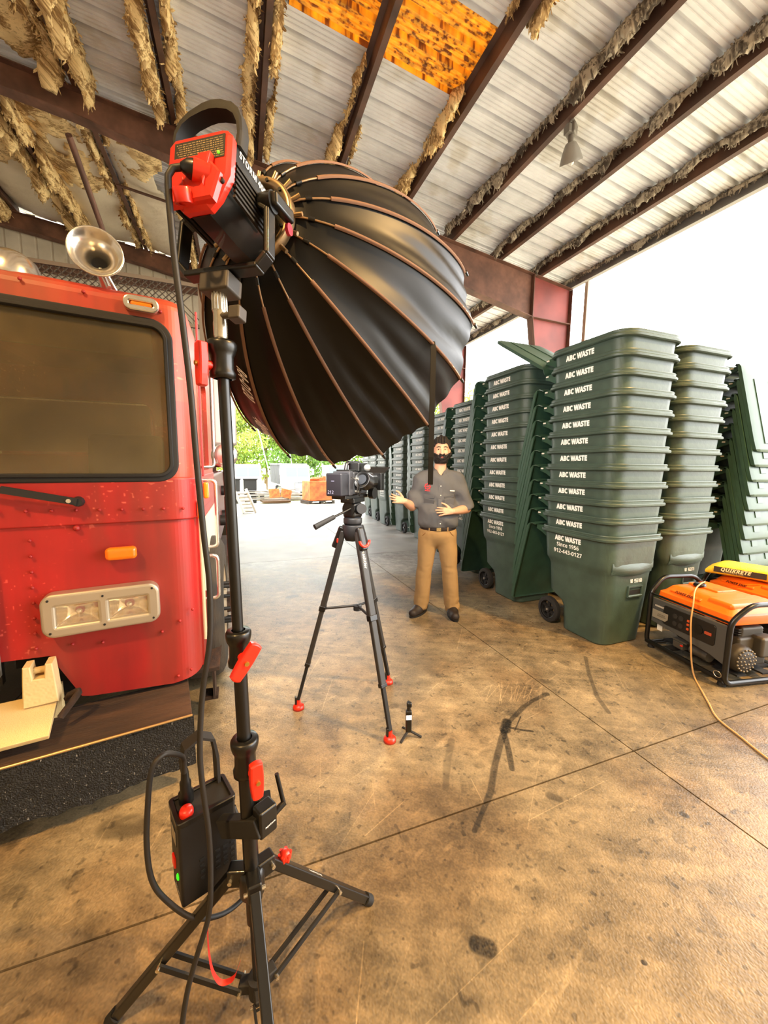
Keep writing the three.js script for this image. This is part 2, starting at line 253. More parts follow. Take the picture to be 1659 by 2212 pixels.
{
  // one sheet: three trapezoid ribs with two small swages between, running up the slope (x)
  const prof = []; for (let k = 0; k < 3; k++) { const b = k * 0.305; for (const [dz, h] of [[0, 0], [0.008, 0.07], [0.066, 0.07], [0.074, 0], [0.122, 0], [0.127, 0.013], [0.14, 0.013], [0.145, 0], [0.178, 0], [0.183, 0.013], [0.196, 0.013], [0.201, 0], [0.24, 0], [0.245, 0.013], [0.258, 0.013], [0.263, 0]]) prof.push([b + dz, h]); } prof.push([0.915, 0]);
  const sheet = (x0, x1, z0) => { const L = prof.concat(prof.slice().reverse().map(([z, h]) => [z, h + 0.003])), rings = [x0, x1].map((x) => L.map(([z, h]) => V(x, yRoof(x) + h, z0 + z))); return planarUV(loft(rings, { cap: true, crease: 0.3 }), 'x', 'z', 0.35); };
  const sx0 = 0.7, sx1 = 2.96;
  const FG = phys('#ffd778', 0.95, 0, { transmission: 0.42, thickness: 0, map: tex(512, 512, (u, v, o) => { const a = fbm(u * 40, v * 90, 4, 40), q = fbm(u * 100, v * 100, 2, 100), h = sstep(0.48, 0.62, a) * sstep(0.45, 0.62, q); const l = 0.86 - h * 0.24 - (a - 0.5) * 0.4; o[0] = l; o[1] = l * (0.92 - h * 0.14); o[2] = l * 0.62; }) });
  let z = ZEND - 0.2, n = 0;
  for (; z < 6.2; z += 0.915, n++) {
    if (z < -4.4 && z + 0.915 > -4.4) {
      part(ceil, 'roof_sheet', sheet(-9.2, sx0, z), ROOF); part(ceil, 'roof_sheet', sheet(sx1, EAVE + 0.3, z), ROOF);
      part(ceil, 'skylight_sheet', sheet(sx0, sx1, z), FG, 'yellowed translucent fibreglass skylight sheet');
    } else part(ceil, 'roof_sheet', sheet(-9.2, EAVE + 0.3, z), ROOF);
  }
  // Z purlins along the building, eave strut at the edge
  const PX = [6.5, 5.4, 4.22, 2.99, 1.72, 0.45, -0.82, -2.1, -3.4, -4.7, -6, -7.3];
  const zsec = (x, d) => { const s = -Math.atan(PITCH), L = [[-0.07, 0], [0.003, 0], [0.003, -d + 0.004], [0.066, -d + 0.004], [0.066, -d + 0.03], [0.07, -d + 0.03], [0.07, -d], [-0.003, -d], [-0.003, -0.004], [-0.07, -0.004]]; return L.map(([a, b]) => [x + a, yRoof(x) - 0.002 + b - a * PITCH]); };
  for (const x of PX) { const sec = zsec(x, 0.2), rings = [ZEND, 6].map((zz) => sec.map(([a, b]) => V(a, b, zz))); part(ceil, 'purlin', planarUV(loft(rings, { crease: 0.3 }), 'z', 'y', 0.7), PURLIN); }
  { const x = EAVE, sec = [[x - 0.09, 5.9], [x, 5.9], [x, 5.7], [x - 0.09, 5.7], [x - 0.09, 5.715], [x - 0.012, 5.715], [x - 0.012, 5.885], [x - 0.09, 5.885]], rings = [ZEND, 6].map((zz) => sec.map(([a, b]) => V(a, b, zz))); part(ceil, 'eave_strut', planarUV(loft(rings, { crease: 0.3 }), 'z', 'y', 0.7), std('#8d8782', 0.6)); 
    part(ceil, 'gutter', loft([ZEND - 0.2, 6.2].map((zz) => [[7.62, 5.86], [7.8, 5.86], [7.8, 5.98], [7.79, 5.98], [7.79, 5.87], [7.63, 5.87], [7.63, 5.9], [7.62, 5.9]].map(([a, b]) => V(a, b, zz))), { crease: 0.3 }), std('#b9b2a6', 0.6)); }
  // torn fibreglass left along the purlins
  const strip = (x, z0, z1, size, hang, mat, sd) => {
    const n2 = Math.round((z1 - z0) / 0.035), rings = []; 
    for (let i = 0; i <= n2; i++) {
      const zz = lerp(z0, z1, i / n2), e = Math.min(1, Math.min(i, n2 - i) / 4 + 0.15);
      const gap = 1 - 0.85 * sstep(0.6, 0.72, fbm(zz * 1.3 + sd * 5, sd * 3, 3)), w = size * (0.4 + 0.9 * fbm(zz * 3.1 + sd, sd, 3)) * e * gap, h = hang * (0.15 + 1.3 * sstep(0.25, 0.85, fbm(zz * 4.3 + sd * 2, sd + 4, 4))) * e * gap, ring = [];
      for (let k = 0; k < 14; k++) { const a = k / 14 * 2 * PI, rg = 0.72 + 0.6 * fbm(Math.cos(a) * 1.7 + 9 + sd, zz * 8 + Math.sin(a) * 1.7, 3) + 0.25 * (rnd() - 0.5); ring.push(V(x - 0.075 - w * 0.5 + Math.cos(a) * w * 0.55 * rg, yRoof(x) - 0.03 - h * 0.5 + Math.sin(a) * (h * 0.5 + 0.025) * rg, zz)); }
      rings.push(ring);
    }
    const core = loft(rings), fl = [];
    for (let q = 0; q < (z1 - z0) * 130 * (0.6 + size * 3); q++) { // torn flakes and fibres standing off the strip
      const i = Math.floor(rnd() * n2), ring = rings[i], k = Math.floor(rnd() * 14), b = ring[k], c = ring.reduce((a, p) => a.add(p), V(0, 0, 0)).multiplyScalar(1 / 14), o = b.clone().sub(c); if (o.length() < 0.012) continue; o.normalize();
      const L = rr(0.02, 0.075) * (0.6 + size * 3), tip = b.clone().addScaledVector(o, L * 0.6).add(V(rr(-0.4, 0.4) * L, -rr(0.1, 0.7) * L, rr(-0.9, 0.9) * L)), sd = V(rr(-1, 1), rr(-1, 1), rr(-1, 1)).cross(o).normalize().multiplyScalar(rr(0.006, 0.02)), th = o.clone().cross(sd).normalize().multiplyScalar(0.006), m = b.clone().lerp(tip, 0.55).addScaledVector(o, 0.01);
      const B = b.clone().addScaledVector(o, -0.012), A = [B.clone().add(sd), B.clone().sub(sd), B.clone().add(th)], M = [m.clone().addScaledVector(sd, 0.8), m.clone().addScaledVector(sd, -0.8), m.clone().add(th)], T = [tip.clone().addScaledVector(sd, 0.15), tip.clone().addScaledVector(sd, -0.15), tip.clone()];
      for (const [P, Q] of [[A, M], [M, T]]) for (let e = 0; e < 3; e++) { const f = (e + 1) % 3; for (const w of [P[e], P[f], Q[f], P[e], Q[f], Q[e]]) fl.push(w.x, w.y, w.z); }
    }
    const fg = new THREE.BufferGeometry(); fg.setAttribute('position', new THREE.Float32BufferAttribute(fl, 3)); fg.computeVertexNormals();
    const g = fl.length ? merge([core, fg]) : core; const p = g.attributes.position, uv = g.attributes.uv; for (let i = 0; i < p.count; i++) uv.setXY(i, p.getZ(i) * 0.9 + p.getX(i) * 0.3, p.getY(i) * 2 + p.getX(i) * 2); return part(ceil, 'insulation_strip', g, mat, 'ragged fibreglass strip along a purlin');
  };
  const rightside = (x, z0, z1, size, hang, mat, sd) => { const m = strip(x, z0, z1, size, hang, mat, sd); m.geometry.translate(0.15 + size, 0, 0); };
  strip(6.5, ZF, 2, 0.09, 0.1, WOOLGREY, 1); strip(5.4, ZF, 2, 0.11, 0.12, WOOLGREY, 2); strip(4.22, ZF, 2, 0.13, 0.16, WOOLGREY, 3); strip(2.99, ZF, -4.95, 0.14, 0.2, WOOL, 4); strip(2.99, -4.1, -2, 0.12, 0.25, WOOL, 5); rightside(2.99, -4.05, -2, 0.12, 0.25, WOOL, 55);
  strip(1.72, ZF, -5.2, 0.15, 0.22, WOOL, 6); rightside(1.72, ZF, -6.2, 0.1, 0.2, WOOL, 66); strip(0.45, ZF, -2, 0.14, 0.26, WOOL, 7); rightside(0.45, ZF, -2, 0.12, 0.28, WOOL, 77);
  strip(-0.82, ZF, -2, 0.16, 0.3, WOOL, 8); rightside(-0.82, ZF, -2, 0.15, 0.3, WOOL, 88); strip(-2.1, ZF + 0.1, -3, 0.3, 0.4, WOOL, 9); rightside(-2.1, ZF + 0.1, -3, 0.22, 0.45, WOOL, 99);
  strip(6.5, ZEND, ZF, 0.09, 0.1, WOOLGREY, 11); strip(EAVE - 0.02, ZEND, 3, 0.05, 0.07, WOOLGREY, 12);
  strip(-0.82, ZEND, ZF, 0.16, 0.26, WOOL, 13); rightside(-2.1, ZEND, ZF, 0.1, 0.16, WOOL, 14); strip(-2.1, ZEND, ZF - 0.3, 0.14, 0.2, WOOL, 15); strip(-3.4, ZEND, ZF, 0.2, 0.35, WOOL, 16); rightside(-3.4, ZEND, ZF, 0.16, 0.3, WOOL, 17); strip(-4.7, ZEND, ZF, 0.2, 0.3, WOOL, 18); strip(0.45, ZEND, ZF, 0.12, 0.2, WOOL, 19);
  // blankets still hanging between the purlins
  const blanket = (name, x0, x1, z0, z1, sag, thick, mat, rag, sd, label, cut = () => 0) => {
    const nx = Math.round((x1 - x0) / 0.05), nz = Math.round((z1 - z0) / 0.05), P = (i, j, up) => { const u = i / nx, v = j / nz, x = lerp(x0, x1, u), zz = lerp(z0, z1, v); return V(x + 0.04 * (fbm(zz * 6, x * 6 + sd, 2) - 0.5), yRoof(x) - 0.05 - sag * Math.sin(PI * u) * (0.6 + 0.8 * (fbm(zz * 0.8 + sd, x, 2) - 0.2)) - 0.1 * (fbm(x * 5 + sd, zz * 5, 4) - 0.5) * (rag > 0.2 ? 1.6 : 0.4) + (up ? thick : 0), zz); };
    const solid = (i, j) => { if (i < 0 || j < 0 || i >= nx || j >= nz) return false; const u = (i + 0.5) / nx, v = (j + 0.5) / nz; return Math.min(v, 1 - v) * (z1 - z0) > rag * fbm(i * 0.13 + sd, sd + j * 0.02, 4) - 0.08 && cut(u, v, fbm(i * 0.1 + sd, j * 0.1, 4)) <= 0; };
    const pos = [], q = (a, b, c, d) => { for (const t of [a, b, c, a, c, d]) pos.push(t.x, t.y, t.z); };
    for (let i = 0; i < nx; i++) for (let j = 0; j < nz; j++) if (solid(i, j)) {
      q(P(i, j), P(i + 1, j), P(i + 1, j + 1), P(i, j + 1)); q(P(i, j, 1), P(i, j + 1, 1), P(i + 1, j + 1, 1), P(i + 1, j, 1));
      if (!solid(i - 1, j)) q(P(i, j), P(i, j + 1), P(i, j + 1, 1), P(i, j, 1)); if (!solid(i + 1, j)) q(P(i + 1, j), P(i + 1, j, 1), P(i + 1, j + 1, 1), P(i + 1, j + 1));
      if (!solid(i, j - 1)) q(P(i, j), P(i, j, 1), P(i + 1, j, 1), P(i + 1, j)); if (!solid(i, j + 1)) q(P(i, j + 1), P(i + 1, j + 1), P(i + 1, j + 1, 1), P(i, j + 1, 1));
    }
    const g = new THREE.BufferGeometry(); g.setAttribute('position', new THREE.Float32BufferAttribute(pos, 3)); planarUV(g, 'z', 'x', 0.8); const w = mergeVertices(g); w.computeVertexNormals(); return part(ceil, name, w, mat, label);
  };
  const VINYL = std('#e9dcc2', 0.75, 0, { bumpMap: bumpFine, bumpScale: 0.004 });
  blanket('insulation_blanket', -3.35, -2.15, ZF + 0.15, -4.2, 0.12, 0.06, WOOL, 0.5, 3, 'torn brown fibreglass blanket');
  blanket('insulation_blanket', -4.65, -3.45, ZF + 0.15, -4.2, 0.1, 0.06, WOOL, 0.5, 5);
  for (const [a, b, s] of [[-2.05, -0.87, 7], [-3.35, -2.15, 8], [-4.65, -3.45, 9], [-5.95, -4.75, 10]]) {
    blanket('insulation_facing', a, b, ZEND + 0.1, ZF - 0.2, 0.1, 0.02, VINYL, 0.2, s, 'pale vinyl insulation facing', s === 7 ? (u, v, n) => u - 0.62 + (n - 0.5) * 0.5 : undefined);
    blanket('insulation_blanket', a + 0.05, b - 0.1, s === 7 ? -9.4 : -10.6, ZF - 0.25, 0.17, 0.05, WOOL, 0.9, s + 20, 'exposed brown fibreglass', (u, v, n) => n - 0.68 + (s === 7 ? u - 0.65 : 0));
  }
  part(ceil, 'cross_strap', beam([-2.1, yPurlin(-2.1), -9.6], [-0.82, yPurlin(-0.82), -9.6], 0.05, 0.03), PURLIN);
  part(ceil, 'brace_pipe', rod([-2.2, 6.3, ZF + 0.05], [-2.25, 5.42, -10.1], 0.045, 0.045, 14), PRIMER);
}
// ---- steel frames (rafter, column) 
function frame(z, name, label) {
  const f = structure(name, label), c0 = EAVE - 0.02;
  const top = (x) => yPurlin(x) - 0.002, dep = (x) => lerp(0.92, 0.36, clamp((c0 - 1.1 - x) / 8.6, 0, 1)), xk = c0 - 1.12;
  const web = [[-9, top(-9)], [xk, top(xk)], [xk, top(xk) - dep(xk)], [-2.2, top(-2.2) - dep(-2.2)], [-9, top(-9) - 0.36]];
  part(f, 'rafter_web', planarUV(put(extrude(poly(web), 0.012), 0, 0, z - 0.006), 'x', 'y', 0.5), PRIMER);
  const fl = (a, b, w = 0.2) => planarUV(beam([a[0], a[1], z], [b[0], b[1], z], w, 0.014), 'x', 'z', 0.6);
  part(f, 'rafter_flange', fl([-9, top(-9) - 0.007], [c0, top(c0) - 0.007]), PRIMER);
  part(f, 'rafter_flange', merge([fl([-9, top(-9) - 0.36], [-2.2, top(-2.2) - dep(-2.2)]), fl([-2.2, top(-2.2) - dep(-2.2)], [xk, top(xk) - dep(xk)])]), PRIMER);
  const yb = top(xk) - dep(xk);
  const REDP = std('#ffffff', 0.6, 0, { map: tex(128, 128, (u, v, o) => { const l = 0.88 + 0.35 * (fbm(u * 5, v * 5, 4, 5) - 0.5); o[0] = 0.60 * l; o[1] = 0.27 * l; o[2] = 0.23 * l; }) });
  part(f, 'column_web', planarUV(put(extrude(poly([[xk, top(xk)], [c0, top(c0)], [c0, 0.02], [c0 - 0.3, 0.02], [xk, yb]]), 0.012), 0, 0, z - 0.006), 'x', 'y', 0.5), REDP);
  part(f, 'column_flange', planarUV(merge([beam([c0, 0.02, z], [c0, top(c0) - 0.02, z], 0.2, 0.014, V(1, 0, 0))]), 'x', 'y', 0.6), PRIMER);
  part(f, 'column_flange', merge([beam([c0 - 0.3, 0.02, z], [xk, yb, z], 0.2, 0.014, V(1, 0, 0)), beam([xk, yb, z], [xk, top(xk), z], 0.2, 0.02, V(1, 0, 0))]), PRIMER);
  part(f, 'stiffener', beam([xk, yb, z + 0.05], [c0, yb - 0.02, z + 0.05], 0.1, 0.012), PRIMER);
  part(f, 'base_plate', box(0.45, 0.03, 0.28, c0 - 0.16, 0.012, z), PRIMER);
}
frame(ZF, 'trim_1', 'rust-brown tapered steel portal frame of rafter and column');
frame(ZEND + 0.16, 'trim_2', 'far steel portal frame at the end wall');
{
  const t = structure('trim_3', 'thin eave post and downspout at the open side');
  part(t, 'post', box(0.09, 5.85, 0.09, 7.75, 2.9, -7.3, 0.01), std('#a58f7c', 0.6));
}
// ---- walls: ribbed sheet, a wide opening at the far end
{
  const WALL = std('#d6cebd', 0.55, 0.1, { map: roofMap });
  const rib = []; for (let k = 0; k < 3; k++) { const b = k * 0.305; rib.push([b, 0], [b + 0.018, 0.03], [b + 0.043, 0.03], [b + 0.061, 0]); } rib.push([0.915, 0]);
  const sheetWall = (s, n, at) => { for (let i = 0; i < n; i++) { const L = rib.concat(rib.slice().reverse().map(([a, h]) => [a, h - 0.02])), [y0, y1] = at(i, null); part(s, 'wall_sheet', planarUV(loft([y0, y1].map((y) => L.map(([a, h]) => at(i, [a, h, y]))), { crease: 0.3 }), 'y', 'x', 0.35), WALL); } };
  const far = structure('wall_far', 'ribbed metal end wall left of the opening');
  sheetWall(far, 9, (i, q) => q ? V(-0.75 - i * 0.915 - q[0], q[2], ZEND - 0.05 - q[1]) : [0, yRoof(-0.75 - i * 0.915) - 0.05]);
  part(far, 'header', box(8.1, 1.4, 0.1, 3.35, 5.35, ZEND - 0.02), WALL); part(far, 'jamb', box(0.12, 4.8, 0.2, -0.7, 2.4, ZEND), PRIMER);
  for (const y of [1.6, 3.2, 4.8, 6.2]) part(far, 'girt', box(8.2, 0.2, 0.06, -4.85, y, ZEND + 0.04), PURLIN);
  const left = structure('wall_left_added', 'unseen ribbed metal side wall added to darken the interior'); sheetWall(left, 20, (i, q) => q ? V(-9.05 - q[1], q[2], 6 - i * 0.915 - q[0]) : [0, yRoof(-9.05) - 0.03]);  // out of view, added so the inside stays darker and warmer
  const near = structure('wall_near_added', 'unseen ribbed metal end wall added behind the camera to darken the interior'); sheetWall(near, 18, (i, q) => q ? V(-9 + i * 0.915 + q[0], q[2], 6.05 + q[1]) : [0, yRoof(Math.min(7.4, -8.1 + i * 0.915)) - 0.03]);  // unseen wall put in to keep daylight out from behind
}
// ---- high-bay lamps
const ALU = std('#b9b4aa', 0.35, 0.75), DARK = std('#1c1b1a', 0.6), CASTGREY = std('#7c766d', 0.55, 0.3);
function highBay(x, y, z, cd, label, lean) {
  const tip = (g) => { if (lean) { g.translate(0, -0.22, 0); g.applyQuaternion(new THREE.Quaternion().setFromUnitVectors(V(0, -1, 0), V(...lean).normalize())); g.translate(0, 0.22, 0); } return g; };
  const t = thing('high_bay_lamp', label, 'lamp', [x, y, z], 0, 'high-bay lamps under the roof');
  part(t, 'reflector', tip(lathe([[0.045, 0.22], [0.07, 0.2], [0.11, 0.12], [0.14, 0.03], [0.148, 0], [0.143, 0], [0.135, 0.03], [0.105, 0.115], [0.066, 0.19], [0.04, 0.21]], 36)), std('#a29e96', 0.45, 0.4));
  part(t, 'ballast_housing', merge([put(box(0.13, 0.13, 0.13, 0, 0, 0, 0.02), 0, 0.36, 0, 0, 0.5, 0), rod([0, 0.2, 0], [0, 0.3, 0], 0.035), box(0.17, 0.03, 0.06, 0, 0.4, 0, 0.008), box(0.05, 0.1, 0.1, -0.08, 0.33, 0.02, 0.01)]), CASTGREY);
  const top = yPurlin(x) - y; part(t, 'hanger', merge([rod([0, 0.42, 0], [0, top - 0.06, 0], 0.012), put(new THREE.TorusGeometry(0.03, 0.009, 8, 20), 0, top - 0.035, 0), box(0.05, 0.02, 0.05, 0, top, 0)]), CASTGREY);
  const on = cd > 0;
  part(t, 'bulb', tip(lathe([[0.001, -0.03], [0.03, -0.02], [0.042, 0.02], [0.035, 0.08], [0.02, 0.14], [0.02, 0.19]], 20)), on ? std('#fff0d8', 0.4, 0, { emissive: new THREE.Color().setRGB(1, 0.7, 0.35), emissiveIntensity: 6 }) : std('#e8e4da', 0.25));
  if (on) { const L = new THREE.SpotLight(WARM, cd, 0, R(82), 0.5, 2); L.position.set(x, y - 0.04, z); L.target.position.set(x, 0, z); L.castShadow = true; L.shadow.radius = 6; L.shadow.mapSize.set(2048, 2048); scene.add(L, L.target); }
}
highBay(4.3, 5.64, -4.5, 0, 'grey bell-shaped lamp hanging from a purlin near the open side, unlit', [0.42, -0.8, -0.3]);
highBay(...HIGH_BAYS[0], 'lit bell-shaped lamp hanging over the right aisle');
highBay(...HIGH_BAYS[1], 'lit bell-shaped lamp hanging in front of the fire truck');
// ================================================================ WASTE CARTS
const PLASTIC = phys('#ffffff', 0.46, 0, { map: tex(128, 128, (u, v, o) => { const a = fbm(u * 6, v * 6, 4, 6), l = 1 + (a - 0.5) * 0.25; o[0] = 0.23 * l; o[1] = 0.30 * l; o[2] = 0.262 * l; }), bumpMap: bumpFine, bumpScale: 0.0006 });
const PLASTICLID = phys('#ffffff', 0.4, 0, { map: tex(128, 128, (u, v, o) => { const a = fbm(u * 6 + 3, v * 6, 4, 6), l = 1 + (a - 0.5) * 0.2; o[0] = 0.19 * l; o[1] = 0.30 * l; o[2] = 0.24 * l; }) });
const BLACKPL = std('#17181a', 0.5), TYRE = std('#1b1a19', 0.85), PINW = std('#e8e6df', 0.4);
const NEST = 0.146;
const cartPrint = print(0.36, 0.19, (x, w, h) => { x.fillStyle = '#f4f4ee'; x.save(); x.font = '900 84px sans-serif'; x.scale(0.92, 1); x.fillText('ABC WASTE', w / 2 / 0.92, h * 0.18); x.restore(); x.font = 'bold 72px sans-serif'; x.fillText('Since 1956', w / 2, h * 0.5); x.font = 'bold 74px sans-serif'; x.fillText('912-443-0127', w / 2, h * 0.82); x.strokeStyle = '#f4f4ee'; x.lineWidth = 4; x.font = '900 84px sans-serif'; x.scale(0.92, 1); x.strokeText('ABC WASTE', w / 2 / 0.92, h * 0.18); });
const cartPrintShort = print(0.36, 0.19, (x, w, h) => { x.fillStyle = x.strokeStyle = '#f4f4ee'; x.lineWidth = 4; x.font = '900 84px sans-serif'; x.scale(0.92, 1); x.fillText('ABC WASTE', w / 2 / 0.92, h * 0.18); x.strokeText('ABC WASTE', w / 2 / 0.92, h * 0.18); });
const serialPrint = (s) => print(0.14, 0.04, (x, w, h) => { x.fillStyle = '#efeee6'; x.save(); x.scale(0.62, 1); x.font = '900 76px monospace'; x.fillText(s, w / 2 / 0.62, h / 2); x.restore(); }, 256);
// cross-sections: y, width x, depth z, centre z, corner radius (front is +z, wheels at the back)
const SEC = [[0.0, 0.47, 0.44, 0.115, 0.09], [0.012, 0.49, 0.46, 0.115, 0.1], [0.22, 0.508, 0.49, 0.12, 0.1], [0.27, 0.512, 0.52, 0.107, 0.1], [0.31, 0.517, 0.60, 0.07, 0.1], [0.34, 0.52, 0.655, 0.045, 0.1], [0.6, 0.55, 0.685, 0.045, 0.1], [0.635, 0.56, 0.70, 0.04, 0.1], [0.665, 0.598, 0.722, 0.036, 0.11], [0.70, 0.606, 0.728, 0.034, 0.11], [0.915, 0.636, 0.758, 0.03, 0.12]];
function cartBody(base) {
  const t = 0.0035, from = base ? 0 : 6, s = SEC.slice(from), out = s.map(([y, w, d, c, r]) => rrect(w, d, r, y, 0, c, 6));
  // rim: flange out, turned down lip, second bead on top
  const [, w, d, c, r] = SEC[10], rim = (dw, y) => rrect(w + dw, d + dw, r + dw / 2, y, 0, c, 6);
  out.push(rim(0.012, 0.918), rim(0.05, 0.914), rim(0.074, 0.921), rim(0.078, 0.936), rim(0.066, 0.943), rim(0.046, 0.945), rim(0.044, 0.956), rim(0.05, 0.964), rim(0.044, 0.971), rim(0.02, 0.971), rim(0.0, 0.962), rim(-2 * t, 0.93));
  for (let i = s.length - 1; i >= 1; i--) { const [y, ww, dd, cc, rr2] = s[i]; out.push(rrect(ww - 2 * t, dd - 2 * t, rr2 - t, y + 0.004, 0, cc, 6)); }
  let g = loft(out, { cap: base, crease: 0.55 });
  return g;
}
let cartBase = cartBody(true); const cartNest = boxUV(cartBody(false), 2);
cartBase = boxUV(cartBase, 2);
const arch = (() => { const s = new THREE.Shape(); s.moveTo(-0.2, 0); s.lineTo(0.2, 0); s.bezierCurveTo(0.2, 0.1, 0.12, 0.13, 0, 0.135); s.bezierCurveTo(-0.12, 0.13, -0.2, 0.1, -0.2, 0); return put(extrude(s, 0.003, 0.003, 1, 10), 0, 0.755, 0.395, -0.065, 0, 0); })();
const shoulder = merge([loft([[-0.24, 0.002], [-0.2, 0.012], [-0.1, 0.03], [0, 0.036], [0.1, 0.03], [0.2, 0.012], [0.24, 0.002]].map(([x, k]) => [[0, 0.075], [k * 0.35, 0.05], [k * 0.85, 0.015], [k, -0.005], [k * 0.9, -0.016 - k * 0.5], [0, -0.022 - k * 0.9]].map(([z, y]) => V(x, 0.662 + y, 0.381 + (0.662 + y > 0.66 ? 0.012 : 0) + z))), { crease: 0.9 })]);
const handleGeo = merge([rod([-0.24, 0.925, -0.45], [0.24, 0.925, -0.45], 0.014), ...[-0.235, 0.235].map((x) => put(extrude(poly([[-0.345, 0.955], [-0.4, 0.945], [-0.47, 0.94], [-0.475, 0.905], [-0.4, 0.88], [-0.345, 0.85]]), 0.03, 0.003, 1), x + 0.015, 0, 0, 0, -PI / 2, 0))]);
handleGeo.scale(1, 1, 1);
{ const p = handleGeo.attributes.position; let mn = 9; for (let i = 0; i < p.count; i++) mn = Math.min(mn, p.getZ(i)); if (mn > -0.4) for (let i = 0; i < p.count; i++) if (Math.abs(p.getX(i)) > 10) p.setX(i, 0); }
// lid: a shallow tray swept from the hinge, over the back and down
const lidGeo = (() => {
  const path = [[-0.462, 0.948], [-0.485, 0.962], [-0.515, 0.955], [-0.54, 0.925]]; const a = R(13.5), L = 0.84; for (let i = 1; i <= 9; i++) { const k = i / 9 * L; path.push([-0.54 - Math.sin(a) * k, 0.925 - Math.cos(a) * k]); }
  path.push([-0.54 - Math.sin(a) * (L + 0.02) + 0.012, 0.925 - Math.cos(a) * (L + 0.02) + 0.0]);
  const rings = path.map(([z, y], i) => {
    const q0 = path[Math.max(0, i - 1)], q1 = path[Math.min(path.length - 1, i + 1)], tz = q1[0] - q0[0], ty = q1[1] - q0[1], l = Math.hypot(tz, ty), nz = ty / l, ny = -tz / l; // points outward (-z when hanging)
    const e = Math.min(i / 3, (path.length - 1 - i) / 1.6), w = 0.325 * (e < 1 ? 0.86 + 0.14 * Math.sqrt(Math.max(0, e)) : 1), lip = i < 3 || i > path.length - 2 ? 0.008 : 0.03, in_ = -1;
    return [[-w, lip], [-w, 0], [-w + 0.05, -0.008], [w - 0.05, -0.008], [w, 0], [w, lip], [w - 0.012, lip], [w - 0.014, 0.006], [w - 0.06, 0.0], [-w + 0.06, 0.0], [-w + 0.014, 0.006], [-w + 0.012, lip]].map(([x, n]) => V(x, y + ny * n * -1, z + nz * n * -1));
  });
  const ribs = [-0.13, 0.13].map((x) => { const q = [0.12, 0.78].map((k) => [-0.54 - Math.sin(a) * k, 0.925 - Math.cos(a) * k]); return beam([x, q[0][1], q[0][0] - 0.008], [x, q[1][1], q[1][0] - 0.008], 0.09, 0.014, V(0, 0, 1)); });
  return boxUV(merge([loft(rings, { crease: 0.6 }), ...ribs]), 2);
})();
const wheelGeo = (() => { const tyre = put(lathe([[0.088, -0.028], [0.118, -0.028], [0.127, -0.018], [0.127, 0.018], [0.118, 0.028], [0.088, 0.028]], 36), 0, 0, 0, 0, 0, PI / 2); return tyre; })();
const hubGeo = merge([put(new THREE.CylinderGeometry(0.028, 0.028, 0.05, 16), 0, 0, 0, 0, 0, PI / 2), put(lathe([[0.08, -0.02], [0.09, -0.02], [0.09, 0.02], [0.08, 0.02], [0.08, -0.02]], 32), 0, 0, 0, 0, 0, PI / 2), ...[0, 1, 2, 3, 4, 5].map((k) => { const a = k * PI / 3; return beam([0, Math.cos(a) * 0.02, Math.sin(a) * 0.02], [0, Math.cos(a) * 0.085, Math.sin(a) * 0.085], 0.03, 0.02, V(1, 0, 0)); })]);
const plate = (w, h) => new THREE.PlaneGeometry(w, h);
const printGeo = (s) => { const g = plate(0.36, 0.19); return put(g, s * 0.3245, 0.812, -0.015, 0, s * PI / 2, 0).applyMatrix4(new THREE.Matrix4()); };
// lettering follows the side's draft
const sidePrint = [-1, 1].map((s) => { const g = printGeo(s), p = g.attributes.position; for (let i = 0; i < p.count; i++) { const y = p.getY(i); p.setX(i, s * (0.303 + (y - 0.70) / 0.215 * 0.015 + 0.0012)); } g.computeVertexNormals(); return g; });
const SER = ['ND 962070', 'ND 955160', 'ND 958214'].map(serialPrint); let serN = 0;
function buildCart(base, far) {
  const t = new THREE.Group();
  part(t, 'body', base ? cartBase : cartNest, PLASTIC);
  if (!far) { part(t, 'front_arch', arch, PLASTIC); if (base) part(t, 'front_shoulder', shoulder, PLASTIC); }
  part(t, 'handle', handleGeo, PLASTICLID);
  part(t, 'lid', lidGeo, PLASTICLID);
  part(t, 'lettering', sidePrint[0], base ? cartPrint : cartPrintShort, 'white printed lettering'); part(t, 'lettering', sidePrint[1], base ? cartPrint : cartPrintShort, 'white printed lettering');
  if (base) {
    for (const s of [-1, 1]) { const w = part(t, 'wheel', wheelGeo, TYRE); w.position.set(s * 0.245, 0.127, -0.25); part(w, 'hub', hubGeo, BLACKPL); const cap = part(w, 'hub_cap', put(new THREE.CylinderGeometry(0.011, 0.011, 0.064, 12), 0, 0, 0, 0, 0, PI / 2), ALU); }
    part(t, 'axle', rod([-0.25, 0.127, -0.25], [0.25, 0.127, -0.25], 0.01), ALU);
    const pk = part(t, 'catch_pocket', merge([box(0.17, 0.012, 0.02, 0.05, 0.522, 0.386), box(0.012, 0.1, 0.02, -0.03, 0.478, 0.385), box(0.012, 0.1, 0.02, 0.13, 0.478, 0.385), put(new THREE.CylinderGeometry(0.012, 0.012, 0.16, 12), 0.05, 0.436, 0.388, 0, 0, PI / 2)]), PLASTIC); part(pk, 'pocket_shade_plate', put(box(0.15, 0.085, 0.004), 0.05, 0.48, 0.3795, -0.055, 0, 0), std('#060706', 0.9), 'black plate painted as the shade inside a hand pocket'); const sp = part(t, 'serial_number', put(plate(0.14, 0.04), 0.05, 0.572, 0.3925, -0.06, 0, 0), SER[serN++ % 3]);  // no real recess: a black plate stands in for the pocket's shade
  } else for (const s of [-1, 1]) part(t, 'hinge_pin', put(box(0.012, 0.014, 0.03, 0, 0, 0, 0.004), s * 0.268, 0.925, -0.435), PINW, 'white hinge pin end');
  return t;
}
const protoBase = buildCart(true), protoNest = buildCart(false), protoFarBase = protoBase, protoFarNest = buildCart(false, true);
